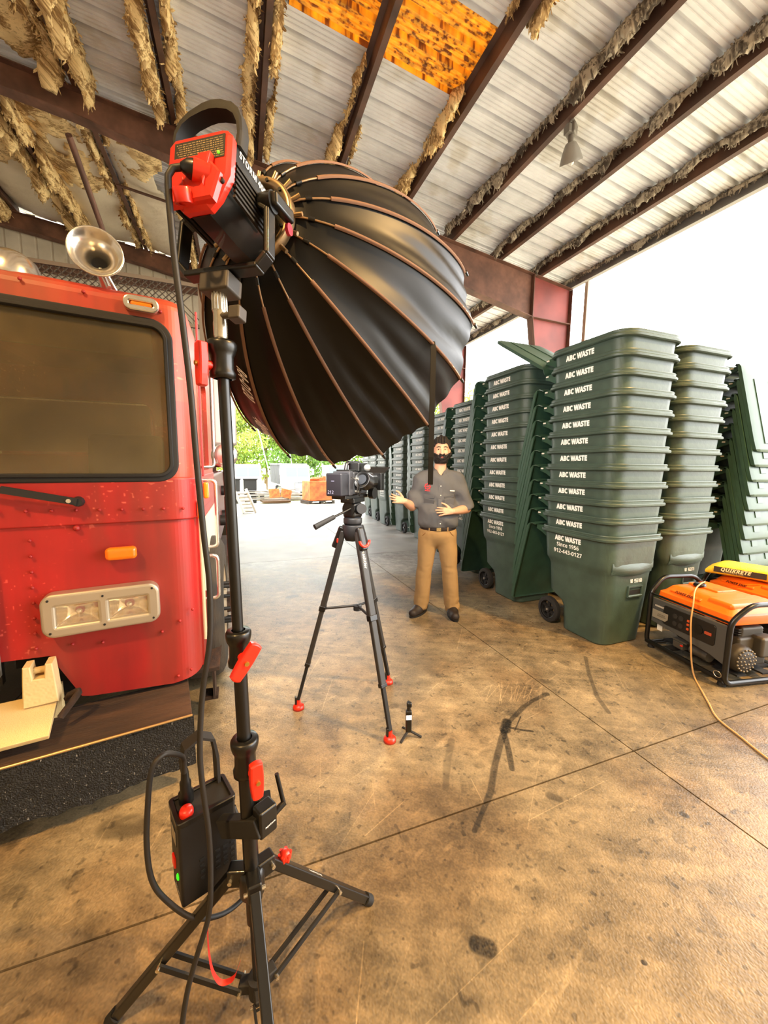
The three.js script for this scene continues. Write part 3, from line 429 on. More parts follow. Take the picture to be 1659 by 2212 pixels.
const ORD = ['lowest', 'second', 'third', 'fourth', 'fifth', 'sixth', 'seventh', 'eighth', 'ninth', 'tenth', 'eleventh', 'twelfth', 'thirteenth'];
// cx, cz centre of the stack, turn, how many, where (for labels)
function stack(cx, cz, turn, n, where, far = false, lastOpen = false) {
  for (let k = 0; k < n; k++) {
    const o = (k ? (far ? protoFarNest : protoNest) : protoBase).clone(); o.name = numbered('waste_cart'); scene.add(o);
    const j = k ? 1 : 0; o.position.set(cx + j * rr(-0.0025, 0.0025), k * NEST, cz + j * rr(-0.0025, 0.0025)); o.rotation.y = turn + j * rr(-0.003, 0.003);
    o.userData = { label: `green waste cart, ${k === n - 1 ? 'topmost' : ORD[k]} ${k && k < n - 1 ? 'up ' : ''}in ${where}`, category: 'waste cart', group: 'nested dark green waste carts' };
    const sn = o.children.find((c) => c.name === 'serial_number'); if (sn) sn.material = SER[Math.abs(Math.round(cx * 10)) % 3];
    if (lastOpen && k === n - 1) o.remove(o.children.find((c) => c.name === 'lid'));
    if (lastOpen && k === n - 2) { const lid = o.children.find((c) => c.name === 'lid'); lid.rotation.x = R(lastOpen); const s = V(0, 0.948, -0.462), q = s.clone().applyEuler(lid.rotation); lid.position.copy(s.sub(q)); }
    if (far && k) o.children.filter((c) => c.name === 'hinge_pin').forEach((c) => o.remove(c));
  }
}
stack(3.08, -2.62, 0, 12, 'the stack touching the near generator', false, 108);
stack(3.11, -3.72, 0, 12, 'the second aisle stack from the camera');
stack(3.36, -4.88, 0, 11, 'the aisle stack just right of the man');
stack(3.62, -6.05, PI, 11, 'the stack directly behind the man', true);
stack(3.72, -7.15, PI, 11, 'the stack left of the man\'s shoulder', true);
stack(3.72, -8.2, PI, 11, 'the stack behind the man\'s raised hand', true);
stack(3.72, -9.3, PI, 11, 'the stack just right of the film camera', true);
stack(3.8, -10.25, PI, 11, 'the second to last stack down the aisle', true);
stack(3.9, -11.2, PI, 11, 'the farthest stack down the aisle', true);
stack(3.93, -2.72, 0, 12, 'the stack right of the nearest stack');
stack(4.98, -3.0, PI, 12, 'the stack with lids hanging toward the camera');
stack(5.8, -3.1, PI, 12, 'the rightmost stack at the picture edge');
stack(3.95, -3.85, 0, 12, 'the hidden second-row stack behind', true);
stack(4.8, -4.3, 0, 12, 'the hidden third-row stack behind', true);
// ================================================================ FIRE TRUCK
const PAINT = (r, g, b, o = {}) => phys('#ffffff', 0.5, 0, { clearcoat: 0.25, clearcoatRoughness: 0.4, bumpMap: bumpFine, bumpScale: 0.0008, map: tex(512, 512, (u, v, q) => { const a = fbm(u * 4, v * 4, 5, 4), s = fbm(u * 26, v * 2.2, 4, 26), d = sstep(0.5, 0.75, fbm(u * 9 + 2, v * 3, 4, 9)), sp = sstep(0.86, 0.92, vn(u * 170, v * 170, 170)) * sstep(0.5, 0.65, a); let l = 0.92 + (a - 0.5) * 0.35 + (s - 0.5) * 0.28; q[0] = r * l * (1 - d * 0.12) + sp * 0.2; q[1] = g * l + d * 0.05 + sp * 0.25; q[2] = b * l + d * 0.02 + sp * 0.2; }), ...o });
const REDLOW = PAINT(0.66, 0.085, 0.075), REDTOP = PAINT(0.76, 0.2, 0.11), CHROME = std('#d8d4cc', 0.22, 0.9), RUBBER = std('#141312', 0.7), RUST = std('#ffffff', 0.85, 0.1, { map: tex(256, 256, (u, v, o) => { const a = fbm(u * 7, v * 7, 5, 7), l = 0.9 + (a - 0.5) * 0.9; o[0] = 0.26 * l; o[1] = 0.18 * l; o[2] = 0.12 * l; }), bumpMap: bumpGrit, bumpScale: 0.004 });
const AMBER = phys('#ff8a12', 0.25, 0, { transmission: 0.25, thickness: 0, clearcoat: 0.6 });
{
  const A = R(9.5), C = V(-0.25, 0, -2.12), F = (g) => put(g, C.x, 0, C.z, 0, A, 0); // front plane: x = -s, y, z outward
  const t = thing('fire_truck', 'old red fire truck cab with one large windshield and paired headlights', 'truck', [-1.4, 0, -3.2], 0, undefined, true);
  const mx = -1.4, side = -0.215, back = -3.7, tipz = C.z + (C.x - mx) * Math.tan(A);
  const plan = (ins, rad) => { // plan outline, rounded corners; x against -z
    const P = [[side - ins, -C.z + ins * 0.95], [side - ins, -back - ins], [2 * mx - side + ins, -back - ins], [2 * mx - side + ins, -C.z + ins * 0.95], [mx, -tipz + ins]], rads = [rad, 0.03, 0.03, rad, 0.3], s = new THREE.Shape();
    P.forEach((p, i) => { const a = P[(i + 4) % 5], b = P[(i + 1) % 5], k = rads[i], u = [a[0] - p[0], a[1] - p[1]], v = [b[0] - p[0], b[1] - p[1]], lu = Math.hypot(...u), lv = Math.hypot(...v), p0 = [p[0] + u[0] / lu * k, p[1] + u[1] / lu * k], p1 = [p[0] + v[0] / lv * k, p[1] + v[1] / lv * k]; i ? s.lineTo(...p0) : s.moveTo(...p0); s.quadraticCurveTo(p[0], p[1], ...p1); }); s.closePath(); return s; };
  const up = (shape, y0, y1, bevel = 0, seg = 4) => { const g = new THREE.ExtrudeGeometry(shape, { depth: y1 - y0 - 2 * bevel, bevelEnabled: bevel > 0, bevelThickness: bevel, bevelSize: bevel, bevelOffset: -bevel, bevelSegments: seg, curveSegments: 12 }); g.rotateX(-PI / 2); g.translate(0, y0 + bevel, 0); return g; };
  const ev = new Evaluator(); ev.attributes = ['position', 'normal', 'uv'];
  const sub = (a, ...bs) => { let x = new Brush(a); x.updateMatrixWorld(); for (const b of bs) { const y = new Brush(b); y.updateMatrixWorld(); x = ev.evaluate(x, y, SUBTRACTION); } return x.geometry.clone(); };
  const uvp = (g) => planarUV(g, 'x', 'y', 0.55);
  const notch = F(put(extrude(poly([[-1.7, -0.5], [-0.472, -0.5], [-0.472, 0.44], [-0.575, 0.665], [-0.72, 0.675], [-1.7, 0.675]]), 0.9), 0, 0, -0.45));
  const hem = F(put(extrude(poly([[-0.49, 0.2], [0.5, 0.2], [0.5, 0.52], [-0.02, 0.41], [-0.1, 0.40], [-0.44, 0.435], [-0.475, 0.445]]), 0.9), 0, 0, -0.45));
  const inner = up(plan(0.035, 0.07), 0.3, 1.3);
  part(t, 'lower_front_panel', uvp(sub(up(plan(0.012, 0.1), 0.36, 1.26), notch, hem, inner)), REDLOW, 'crimson painted panel with water streaks');
  part(t, 'belt_panel', uvp(sub(up(plan(0.0, 0.1), 1.245, 1.45, 0.006, 2), up(plan(0.035, 0.07), 1.2, 1.5))), REDLOW);
  const wsR = F(put(extrude(rshape(1.06, 0.715, 0.075, -0.57, 1.803), 0.8), 0, 0, -0.4)), wsL = wsR.clone().applyMatrix4(new THREE.Matrix4().makeTranslation(2 * mx, 0, 0).multiply(new THREE.Matrix4().makeScale(-1, 1, 1)));
  const sideWin = put(extrude(rshape(0.62, 0.6, 0.06, 0, 0), 3.2), mx - 1.6, 1.78, -2.95, 0, PI / 2, 0);
  const rearWin = box(1.5, 0.42, 0.3, mx, 1.79, back, 0.09);
  const topOuter = up(plan(0.006, 0.1), 1.4, 2.285, 0.055, 5), topInner = up(plan(0.045, 0.08), 1.3, 2.225);
  const flipL = (g) => { const k = g.index ? g.toNonIndexed() : g, p = k.attributes.position; for (let i = 0; i < p.count; i += 3) for (const n of ['position', 'normal', 'uv']) { const a = k.attributes[n], s = a.itemSize; for (let q = 0; q < s; q++) { const x = a.array[i * s + s + q]; a.array[i * s + s + q] = a.array[i * s + 2 * s + q]; a.array[i * s + 2 * s + q] = x; } } return k; };
  const cabTop = part(t, 'cab_top', uvp(sub(topOuter, topInner, wsR, flipL(wsL), sideWin, rearWin)), REDTOP, 'orange-red upper cab');  // upper cab colour is more orange than the lower panels
  // windshield and its rubber seal
  const ring = (w, h, r, k) => { const s = rshape(w, h, r), i = rshape(w - 2 * k, h - 2 * k, Math.max(0.01, r - k)); s.holes.push(i); return s; };
  const GLASS = phys('#cdbb92', 0.12, 0, { transmission: 0.8, thickness: 0, ior: 1.5, map: tex(512, 512, (u, v, o) => { const a = fbm(u * 5, v * 5, 5, 5), sp = vn(u * 160, v * 160, 160); const l = 0.8 + (a - 0.5) * 0.5 + (sp > 0.97 ? 0.12 : 0); o[0] = l; o[1] = l * 0.97; o[2] = l * 0.86; }) });
  part(t, 'windshield', F(put(planarUV(new THREE.ShapeGeometry(rshape(1.05, 0.705, 0.07, -0.57, 1.803), 10), 'x', 'y', 0.7), 0, 0, -0.012)), GLASS, 'dusty brown-tinted windshield');
  part(t, 'windshield_seal', F(merge([put(extrude(ring(1.075, 0.73, 0.085, 0.028), 0.014, 0.006, 2), -0.57, 1.803, -0.012), put(extrude(ring(1.035, 0.69, 0.065, 0.01), 0.016, 0.003, 1), -0.57, 1.803, -0.004)])), RUBBER, 'black rubber windshield seal');
  part(t, 'side_window', put(new THREE.ShapeGeometry(rshape(0.6, 0.58, 0.06)), side - 0.03, 1.78, -2.95, 0, PI / 2, 0), GLASS); part(t, 'rear_window', box(1.46, 0.38, 0.006, mx, 1.79, back + 0.03), GLASS);
  // cab interior
  const INT = std('#8d7d60', 0.85), SEAT = std('#3d3426', 0.8);
  part(t, 'dashboard', F(merge([box(1.9, 0.08, 0.35, -1.0, 1.38, -0.26, 0.03), box(1.9, 0.5, 0.05, -1.0, 1.12, -0.44)])), INT); part(t, 'cab_floor', box(2.2, 0.04, 1.5, mx, 0.75, -2.9), INT);
  for (const x of [-0.78, -2.02]) { const s = part(t, 'seat', merge([box(0.5, 0.14, 0.5, x, 1.12, -3.1, 0.05), put(box(0.48, 0.62, 0.12, 0, 0, 0, 0.05), x, 1.42, -3.36, -0.14, 0, 0)]), SEAT); }
  part(t, 'steering_wheel', merge([put(new THREE.TorusGeometry(0.22, 0.014, 8, 36), -2.0, 1.5, -2.62, -0.9, 0, 0), rod([-2.0, 1.5, -2.62], [-2.0, 1.2, -2.35], 0.02)]), BLACKPL);
  part(t, 'sun_visor', F(box(0.62, 0.17, 0.015, -0.42, 2.1, -0.1, 0.02)), INT);
  // rivets along the seams
  const riv = []; for (let i = 0; i < 11; i++) riv.push([0.02 + i * 0.083, 1.302 + 0.002 * i]); for (let i = 0; i < 8; i++) riv.push([0.6 + 0.002 * i, 1.19 - i * 0.068]); riv.push([0.44, 1.232, 1], [0.35, 2.235], [0.2, 2.228], [0.07, 2.21], [0.55, 2.24], [0.49, 0.705], [0.38, 0.69], [0.14, 0.69], [0.02, 0.46], [0.08, 0.44], [0.06, 0.73], [0.0, 0.78]);
  part(t, 'rivets', F(merge(riv.map(([s, y, b]) => put(new THREE.SphereGeometry(b ? 0.014 : 0.0075, 8, 5), -s, y, y > 2 ? 0.006 : y > 1.245 ? 0.014 : 0.003)))), REDLOW);
  // windshield wiper
  const wip = part(t, 'wiper', F(merge([put(new THREE.CylinderGeometry(0.018, 0.024, 0.05, 14), -0.425, 1.35, 0.02, PI / 2, 0, 0), beam([-0.425, 1.352, 0.045], [-0.66, 1.41, 0.05], 0.03, 0.012, V(0, 0, 1)), beam([-0.64, 1.408, 0.05], [-1.0, 1.49, 0.035], 0.014, 0.01, V(0, 0, 1))])), DARK); part(wip, 'pivot_nut', F(put(new THREE.CylinderGeometry(0.009, 0.009, 0.02, 8), -0.45, 1.358, 0.056, PI / 2, 0, 0)), CHROME);
  // headlights
  const bez = part(t, 'headlight_bezel', F((() => { const s = rshape(0.415, 0.168, 0.035); s.holes.push(rshape(0.172, 0.112, 0.014, -0.094, -0.004), rshape(0.172, 0.112, 0.014, 0.094, -0.004)); return put(extrude(s, 0.05, 0.012, 3), -0.36, 0.862, 0.0); })()), std('#c3b8a2', 0.35, 0.7), 'dull chrome headlight bezel');
  const lensMap = grey(256, (u, v) => 0.5 + 0.5 * Math.sin(u * 2 * PI * 14) * 0.4 + 0.2 * Math.sin(v * 2 * PI * 5));
  for (const dx of [-0.094, 0.094]) {
    const h = part(t, 'headlight', F(merge([put(extrude(ring(0.166, 0.106, 0.012, 0.008), 0.045), -0.36 + dx, 0.858, -0.003)])), DARK);
    const rg = []; for (let i = 0; i <= 8; i++) { const k = i / 8; rg.push(rrect(lerp(0.03, 0.152, Math.sqrt(k)), lerp(0.03, 0.094, Math.sqrt(k)), 0.012, lerp(-0.03, 0.026, k), 0, 0, 3).map((p) => V(p.x, p.z, p.y))); }
    part(h, 'reflector', F(put(loft(rg, { cap: false }), -0.36 + dx, 0.858, 0.02)), std('#e9e2d2', 0.18, 0.95));
    part(h, 'lens', F(put(planarUV(extrude(rshape(0.152, 0.094, 0.01), 0.006, 0.003, 2), 'x', 'y', 8), -0.36 + dx, 0.858, 0.042)), phys('#fff8ea', 0.06, 0, { transmission: 0.92, thickness: 0, bumpMap: lensMap, bumpScale: 0.003 }));
    part(h, 'bulb', F(put(new THREE.SphereGeometry(0.012, 10, 8), -0.36 + dx, 0.858, 0.012)), CHROME);
  }
  part(t, 'screws', F(merge([[-0.55, 0.935], [-0.36, 0.928], [-0.17, 0.935], [-0.36, 0.795], [-0.55, 0.79], [-0.17, 0.79]].map(([x, y]) => put(new THREE.CylinderGeometry(0.005, 0.005, 0.006, 8), x, y, 0.063, PI / 2, 0, 0)))), DARK);
  part(t, 'turn_signal', F(put(box(0.122, 0.058, 0.05, 0, 0, 0, 0.018, 4), -0.282, 1.108, 0.024)), AMBER, 'amber turn signal lens');
  for (const [s, y] of [[0.143, 2.222], [0.95, 2.222]]) { const m = part(t, 'roof_marker', F(put(extrude(ring(0.125, 0.052, 0.024, 0.012), 0.03, 0.006, 2), -s, y, -0.004)), CHROME, 'chrome-rimmed amber clearance light'); part(m, 'marker_lens', F(put(box(0.085, 0.022, 0.03, 0, 0, 0, 0.01), -s, y, 0.012)), AMBER); }
  // trumpet horn and beacon on the roof
  const bell = lathe([[0.018, -0.34], [0.02, -0.2], [0.03, -0.1], [0.048, -0.04], [0.075, -0.008], [0.094, 0.006], [0.1, 0.004], [0.099, -0.002], [0.078, -0.016], [0.052, -0.046], [0.035, -0.1], [0.024, -0.2], [0.022, -0.34]], 36);
  const horn = part(t, 'air_horn', F(put(bell, -0.295, 2.4, 0.02, PI / 2 - 0.05, 0, -0.0, 'XYZ')), CHROME, 'chrome trumpet air horn'); part(horn, 'horn_bracket', F(merge([rod([-0.26, 2.28, -0.02], [-0.29, 2.36, -0.05], 0.01), rod([-0.23, 2.28, -0.12], [-0.28, 2.37, -0.07], 0.01)])), CHROME); part(horn, 'throat', F(put(new THREE.CircleGeometry(0.03, 20), -0.295, 2.4, -0.09)), DARK);
  part(t, 'beacon', F(put(lathe([[0.001, 0.085], [0.05, 0.075], [0.085, 0.045], [0.1, 0], [0.1, -0.03]], 28), -0.6, 2.3, -0.12)), CHROME, 'chrome roof beacon dome');
  // grille edge, tow bracket, bumper with tar-black mat
  const gr = part(t, 'grille', F(merge([box(0.03, 0.5, 0.05, -0.745, 0.87, 0.02, 0.006), box(0.9, 0.03, 0.05, -1.18, 0.64, 0.02, 0.006), box(0.9, 0.03, 0.05, -1.18, 1.11, 0.02, 0.006), ...[0, 1, 2, 3, 4, 5, 6].map((i) => box(0.88, 0.018, 0.03, -1.18, 0.69 + i * 0.06, 0.01))])), std('#8f8a7c', 0.5, 0.5)); part(t, 'radiator', F(box(1.0, 0.6, 0.04, -1.25, 0.85, -0.08)), DARK);
  const CREAM = std('#d8bd86', 0.7, 0, { bumpMap: bumpGrit, bumpScale: 0.002 });
  part(t, 'tow_bracket', F(merge([put(extrude(poly([[-0.055, 0], [0.055, 0], [0.05, 0.1], [0.045, 0.17], [0.028, 0.17], [0.022, 0.11], [-0.022, 0.11], [-0.028, 0.17], [-0.045, 0.17], [-0.05, 0.1]]), 0.07, 0.004, 1), -0.6, 0.49, 0.0), rod([-0.645, 0.63, 0.035], [-0.555, 0.63, 0.035], 0.014), put(box(0.2, 0.02, 0.24, 0, 0, 0, 0.004), -0.65, 0.455, 0.11, 0.3, 0, 0), box(0.11, 0.2, 0.05, -0.6, 0.42, -0.02)])), CREAM, 'cream-painted tow bracket'); 
  part(t, 'tow_arm', F(tube([[-0.52, 0.47, 0.03], [-0.5, 0.5, 0.06], [-0.47, 0.51, 0.08], [-0.53, 0.44, 0.13]], 0.014, 24, 8)), RUST);
  const beamY = 0.37;
  part(t, 'bumper', F(merge([put(box(2.3, 0.02, 0.3, 0, 0, 0, 0.004), -1.185, beamY - 0.01, 0.1, 0.08, 0, 0), box(2.3, 0.18, 0.02, -1.185, 0.29, -0.05), box(2.3, 0.016, 0.012, -1.185, beamY - 0.017, 0.247)])), RUST, 'rusty brown bumper deck'); part(t, 'bumper_edge', F(rod([-2.3, beamY - 0.01, 0.252], [-0.035, beamY - 0.01, 0.252], 0.006)), std('#c9a875', 0.3, 0.8), 'worn bright bumper edge');
  const MAT = std('#ffffff', 0.82, 0, { map: tex(512, 512, (u, v, o) => { const a = fbm(u * 20, v * 20, 3, 20), q = vn(u * 150, v * 150, 150), q2 = vn(u * 60 + 9, v * 60, 60); let l = 0.035 + a * 0.05; if (q > 0.88) l += (q - 0.88) * 5 * (0.4 + a); if (q2 > 0.93) l += 0.4; o[0] = l; o[1] = l * 0.98; o[2] = l * 0.93; }), bumpMap: bumpGrit, bumpScale: 0.008 });
  { const nx = 120, ny = 16, rings = []; for (let j = 0; j <= ny; j++) { const row = []; for (let i = 0; i <= nx; i++) { const x = -2.3 + i / nx * 2.27, bot = 0.08 + 0.05 * fbm(x * 5, 3, 4) + 0.02 * fbm(x * 30, 1, 2); row.push(V(x, lerp(bot, beamY - 0.02, j / ny), 0.262 + 0.012 * (fbm(x * 25, j * 0.7, 3) - 0.5))); } rings.push(row); }
    const f = loft(rings, { cap: false, closed: false }); part(t, 'bumper_mat', F(planarUV(merge([f, box(2.27, 0.24, 0.02, -1.165, 0.235, 0.245)]), 'x', 'y', 2.2)), MAT, 'rough black tar-speckled mat'); }
  part(t, 'mat_bolts', F(merge([[-0.74, 0.27], [-0.72, 0.17], [-1.3, 0.27]].map(([x, y]) => put(new THREE.CylinderGeometry(0.02, 0.02, 0.016, 12), x, y, 0.275, PI / 2, 0, 0)))), RUST);
  part(t, 'frame_rail', merge([box(0.12, 0.22, 6.2, -1.0, 0.62, -5.4), box(0.12, 0.22, 6.2, -1.8, 0.62, -5.4), box(1.6, 0.14, 0.14, mx, 0.5, -2.95), box(0.5, 0.35, 0.5, -0.75, 0.55, -2.5)]), DARK);
  // right-hand side seen at a slant: door, piano hinge, white stripe, rails, lamps
  part(t, 'side_panel', uvp(box(0.02, 0.85, 1.45, side - 0.012, 0.83, -2.98)), REDLOW); part(t, 'side_stripe', box(0.006, 0.42, 1.2, side + 0.003, 0.98, -3.05), std('#dfdccb', 0.5), 'white door stripe');
  part(t, 'door_hinge', merge([rod([side + 0.004, 0.55, -2.27], [side + 0.004, 1.45, -2.27], 0.012)]), std('#cdb99a', 0.5, 0.3));
  part(t, 'door_edge', box(0.012, 0.95, 0.025, side + 0.004, 1.92, -2.6, 0.004), REDLOW);
  const rail = (z, y0, y1, o = 0.07) => pipe([[side, y0, z], [side + o, y0, z], [side + o, y1, z], [side, y1, z]], 0.011, 0.04);
  part(t, 'grab_rail', rail(-2.62, 1.0, 1.42), CHROME, 'chrome grab rail'); part(t, 'grab_rail', rail(-2.45, 0.72, 0.98, 0.075), CHROME, 'chrome grab rail');
  for (const [z, y] of [[-2.2, 1.285], [-2.58, 1.36]]) part(t, 'side_marker', box(0.03, 0.1, 0.055, side + 0.018, y, z, 0.012), AMBER, 'amber side marker lamp');
  // west-coast mirror with a round convex one below
  const mir = part(t, 'mirror', box(0.145, 0.47, 0.05, -0.085, 1.87, -2.72, 0.025, 4), std('#8d8a84', 0.45, 0.6), 'tall steel mirror back'); part(mir, 'mirror_bracket', merge([pipe([[side, 2.14, -2.62], [-0.15, 2.14, -2.7], [-0.15, 1.5, -2.7], [side, 1.5, -2.62]], 0.009, 0.04), rod([-0.15, 1.62, -2.7], [-0.06, 1.62, -2.71], 0.008)]), CHROME);
  const cm = part(t, 'convex_mirror', put(lathe([[0.001, 0.03], [0.045, 0.022], [0.075, 0.0], [0.08, -0.012], [0.075, -0.016], [0.001, -0.016]], 28), -0.09, 1.575, -2.7, PI / 2, 0, 0), CHROME, 'round chrome convex mirror back');
  // wheels
  const wheel = (x, z, w, studs) => {
    const r = 0.5, g = put(lathe([[0.28, -w / 2], [0.43, -w / 2], [0.48, -w / 2 + 0.025], [0.5, -w / 2 + 0.06], [0.5, w / 2 - 0.06], [0.48, w / 2 - 0.025], [0.43, w / 2], [0.28, w / 2]], 48), 0, 0, 0, 0, 0, PI / 2); g.translate(x - w / 2, r, z);
    const wh = part(t, 'tyre', g, std('#3a342c', 0.9, 0, { bumpMap: bumpGrit, bumpScale: 0.004 }));
    part(wh, 'rim', put(lathe([[0.001, 0.03], [0.1, 0.03], [0.13, -0.06], [0.24, -0.07], [0.27, 0.0], [0.285, 0.02], [0.29, 0.0]], 36), x - 0.02, r, z, 0, 0, -PI / 2), std('#b5a48a', 0.6, 0.3));
    if (studs) { part(wh, 'hub', put(lathe([[0.001, 0.1], [0.06, 0.095], [0.075, 0.05], [0.08, -0.04]], 24), x - 0.02, r, z, 0, 0, -PI / 2), RUST); for (let k = 0; k < 10; k++) { const a = k / 10 * 2 * PI; part(wh, 'wheel_stud', rod([x - 0.06, r + Math.sin(a) * 0.14, z + Math.cos(a) * 0.14], [x + 0.055, r + Math.sin(a) * 0.14, z + Math.cos(a) * 0.14], 0.013, 0.013, 8), DARK); } }
  };
  wheel(-0.13, -3.0, 0.28, true); wheel(-2.39, -3.0, 0.28, false); wheel(-0.125, -6.75, 0.3, false); wheel(-2.37, -6.75, 0.3, false);
  part(t, 'step', merge([box(0.14, 0.02, 0.3, side + 0.0, 0.36, -2.42), box(0.012, 0.22, 0.12, side + 0.03, 0.24, -2.42), box(0.1, 0.02, 0.1, side + 0.0, 0.13, -2.42)]), RUST);
  // pump body behind the cab, with expanded-metal guard on top
  part(t, 'rear_body', uvp(merge([box(2.36, 0.75, 2.1, mx, 1.05, -4.85, 0.03), box(2.36, 0.75, 2.3, mx, 1.85, -6.9, 0.03)])), PAINT(0.42, 0.09, 0.07)); part(t, 'running_board', box(0.3, 0.05, 1.8, -0.3, 0.55, -4.6), RUST);
  for (const [y, z] of [[0.9, -5.1], [1.2, -5.1], [0.9, -4.6]]) part(t, 'hose_outlet', rod([-0.22, y, z], [-0.1, y, z], 0.06), DARK); part(t, 'rear_post', box(0.05, 1.2, 0.08, -0.19, 1.9, -5.85), DARK);
  const gb = []; for (let i = -40; i < 40; i++) { const x = mx + i * 0.05; for (const s of [-1, 1]) { const a = clamp(x, mx - 1.15, mx + 1.15), b = clamp(x + s * 0.32, mx - 1.15, mx + 1.15); if (Math.abs(a - x) < 1e-6 && Math.abs(b - x - s * 0.32) < 1e-6) gb.push(beam([a, 2.74, -3.95], [b, 3.06, -3.95], 0.009, 0.006)); } }
  const gd = part(t, 'roof_guard', merge([box(2.34, 0.03, 0.03, mx, 3.07, -3.95), box(2.34, 0.03, 0.03, mx, 2.73, -3.95), box(0.05, 1.7, 0.05, mx + 1.13, 2.23, -3.95), box(0.04, 1.7, 0.04, mx - 1.13, 2.23, -3.95), beam([mx + 1.13, 3.06, -3.95], [mx + 1.15, 2.3, -4.9], 0.04, 0.04)]), std('#6b6152', 0.7, 0.2), 'steel guard frame'); part(gd, 'expanded_mesh', merge(gb), std('#4a4136', 0.7, 0.3));
}
// ================================================================ LIGHT STAND, LAMP, SOFTBOX
const BLACKM = phys('#0c0c0c', 0.36, 0.1, { clearcoat: 0.2 }), BLACKMATT = std('#161514', 0.7), REDPL = phys('#e02a14', 0.38, 0, { clearcoat: 0.3 }), STEEL = std('#cfc7b6', 0.25, 0.9), BRONZE = std('#a58d6c', 0.32, 0.85), CABLE = std('#1f1c19', 0.55);
const POLE = (h) => V(0.004 - 0.019 * h, h, -0.955 - 0.0215 * h);
const white = '#f2f2ee';
{
  const t = thing('light_stand', 'black tripod light stand with red locking knobs', 'light stand', [0, 0, -0.955], 0, undefined, true);
  const tubeAt = (name, h0, h1, r, m = BLACKM) => part(t, name, rod(POLE(h0), POLE(h1), r, r, 24), m);
  tubeAt('upper_tube', 1.02, 1.745, 0.0132); tubeAt('middle_tube', 0.72, 1.08, 0.0165); tubeAt('lower_tube', 0.30, 0.78, 0.0195); tubeAt('pin', 1.74, 1.83, 0.0095, STEEL); { const q = POLE(1.85); part(t, 'spigot_sleeve', put(lathe([[0.009, -0.05], [0.013, -0.05], [0.0155, -0.04], [0.0155, -0.012], [0.0145, -0.008], [0.0145, 0.008], [0.0155, 0.012], [0.0155, 0.055], [0.009, 0.055]], 24), q.x, q.y, q.z), STEEL, 'bright steel spigot sleeve'); for (let i = 0; i < 14; i++) { const an = i / 14 * 2 * PI; part(t, 'sleeve_rib', rod([q.x + Math.cos(an) * 0.0155, q.y + 0.014, q.z + Math.sin(an) * 0.0155], [q.x + Math.cos(an) * 0.0155, q.y + 0.052, q.z + Math.sin(an) * 0.0155], 0.0014, 0.0014, 6), STEEL); } }
  const collar = (h, r, k = 1) => { const g = lathe([[r * 0.8, -0.045 * k], [r * 1.12, -0.042 * k], [r * 1.15, -0.03 * k], [r, -0.022 * k], [r * 0.98, 0.01 * k], [r * 1.18, 0.02 * k], [r * 1.3, 0.032 * k], [r * 1.3, 0.042 * k], [r * 1.15, 0.048 * k], [r * 0.7, 0.048 * k]], 28); const p = POLE(h); return part(t, 'collar', put(g, p.x, p.y, p.z), BLACKM); };
  collar(0.775, 0.0265, 1.1); collar(1.065, 0.0235); const c3 = collar(1.755, 0.025, 0.9);
  // T knobs: red wing with a brass screw
  const knob = (h, off, ry, rz, k = 1) => { const p = POLE(h).add(off), g = (n) => put(n, p.x, p.y, p.z, 0, ry, rz, 'YXZ'); const s = new THREE.Shape(); s.moveTo(-0.009, -0.042); s.quadraticCurveTo(0, -0.047, 0.009, -0.042); s.quadraticCurveTo(0.015, 0, 0.011, 0.042); s.quadraticCurveTo(0, 0.047, -0.011, 0.042); s.quadraticCurveTo(-0.015, 0, -0.009, -0.042);
    const m = part(t, 'locking_knob', g(merge([put(extrude(s, 0.012, 0.004, 2), 0, 0, 0.002), rod([0, 0, -0.03], [0, 0, 0.006], 0.011)])), REDPL, 'red wing knob'); part(m, 'screw', g(put(new THREE.CylinderGeometry(0.0055, 0.0055, 0.008, 12), 0, 0, 0.019, PI / 2, 0, 0)), std('#c8a552', 0.3, 0.9)); };
  knob(1.052, V(0.012, 0, 0.042), 0.25, -0.62); knob(0.745, V(0.022, 0, 0.046), 0.3, 0.02); knob(1.745, V(-0.036, -0.004, 0.012), -1.1, -0.05);
  // legs of square tube, paired braces, hub
  const tips = [V(0.372, 0.014, -1.114), V(-0.373, 0.014, -1.075), V(0.045, 0.014, -0.53)], top = POLE(0.44), hub = POLE(0.1);
  part(t, 'leg_collar', merge([put(lathe([[0.02, -0.035], [0.032, -0.033], [0.034, 0.02], [0.028, 0.035], [0.02, 0.035]], 24), top.x, top.y - 0.02, top.z), ...tips.map((p) => { const d = p.clone().sub(top).setY(0).normalize(); return beam(top.clone().addScaledVector(d, 0.01), top.clone().addScaledVector(d, 0.06), 0.036, 0.05, V(0, 1, 0), 0.006); })]), BLACKM);
  part(t, 'centre_post', rod(POLE(0.04), POLE(0.42), 0.0125, 0.0125, 20), BLACKMATT);
  part(t, 'brace_hub', merge([put(new THREE.CylinderGeometry(0.026, 0.026, 0.05, 20), hub.x, hub.y, hub.z), ...tips.map((p) => { const d = p.clone().sub(top).setY(0).normalize(); return beam(hub.clone().addScaledVector(d, 0.01), hub.clone().addScaledVector(d, 0.05), 0.03, 0.03, V(0, 1, 0), 0.004); })]), BLACKMATT);
  const bolts = [];
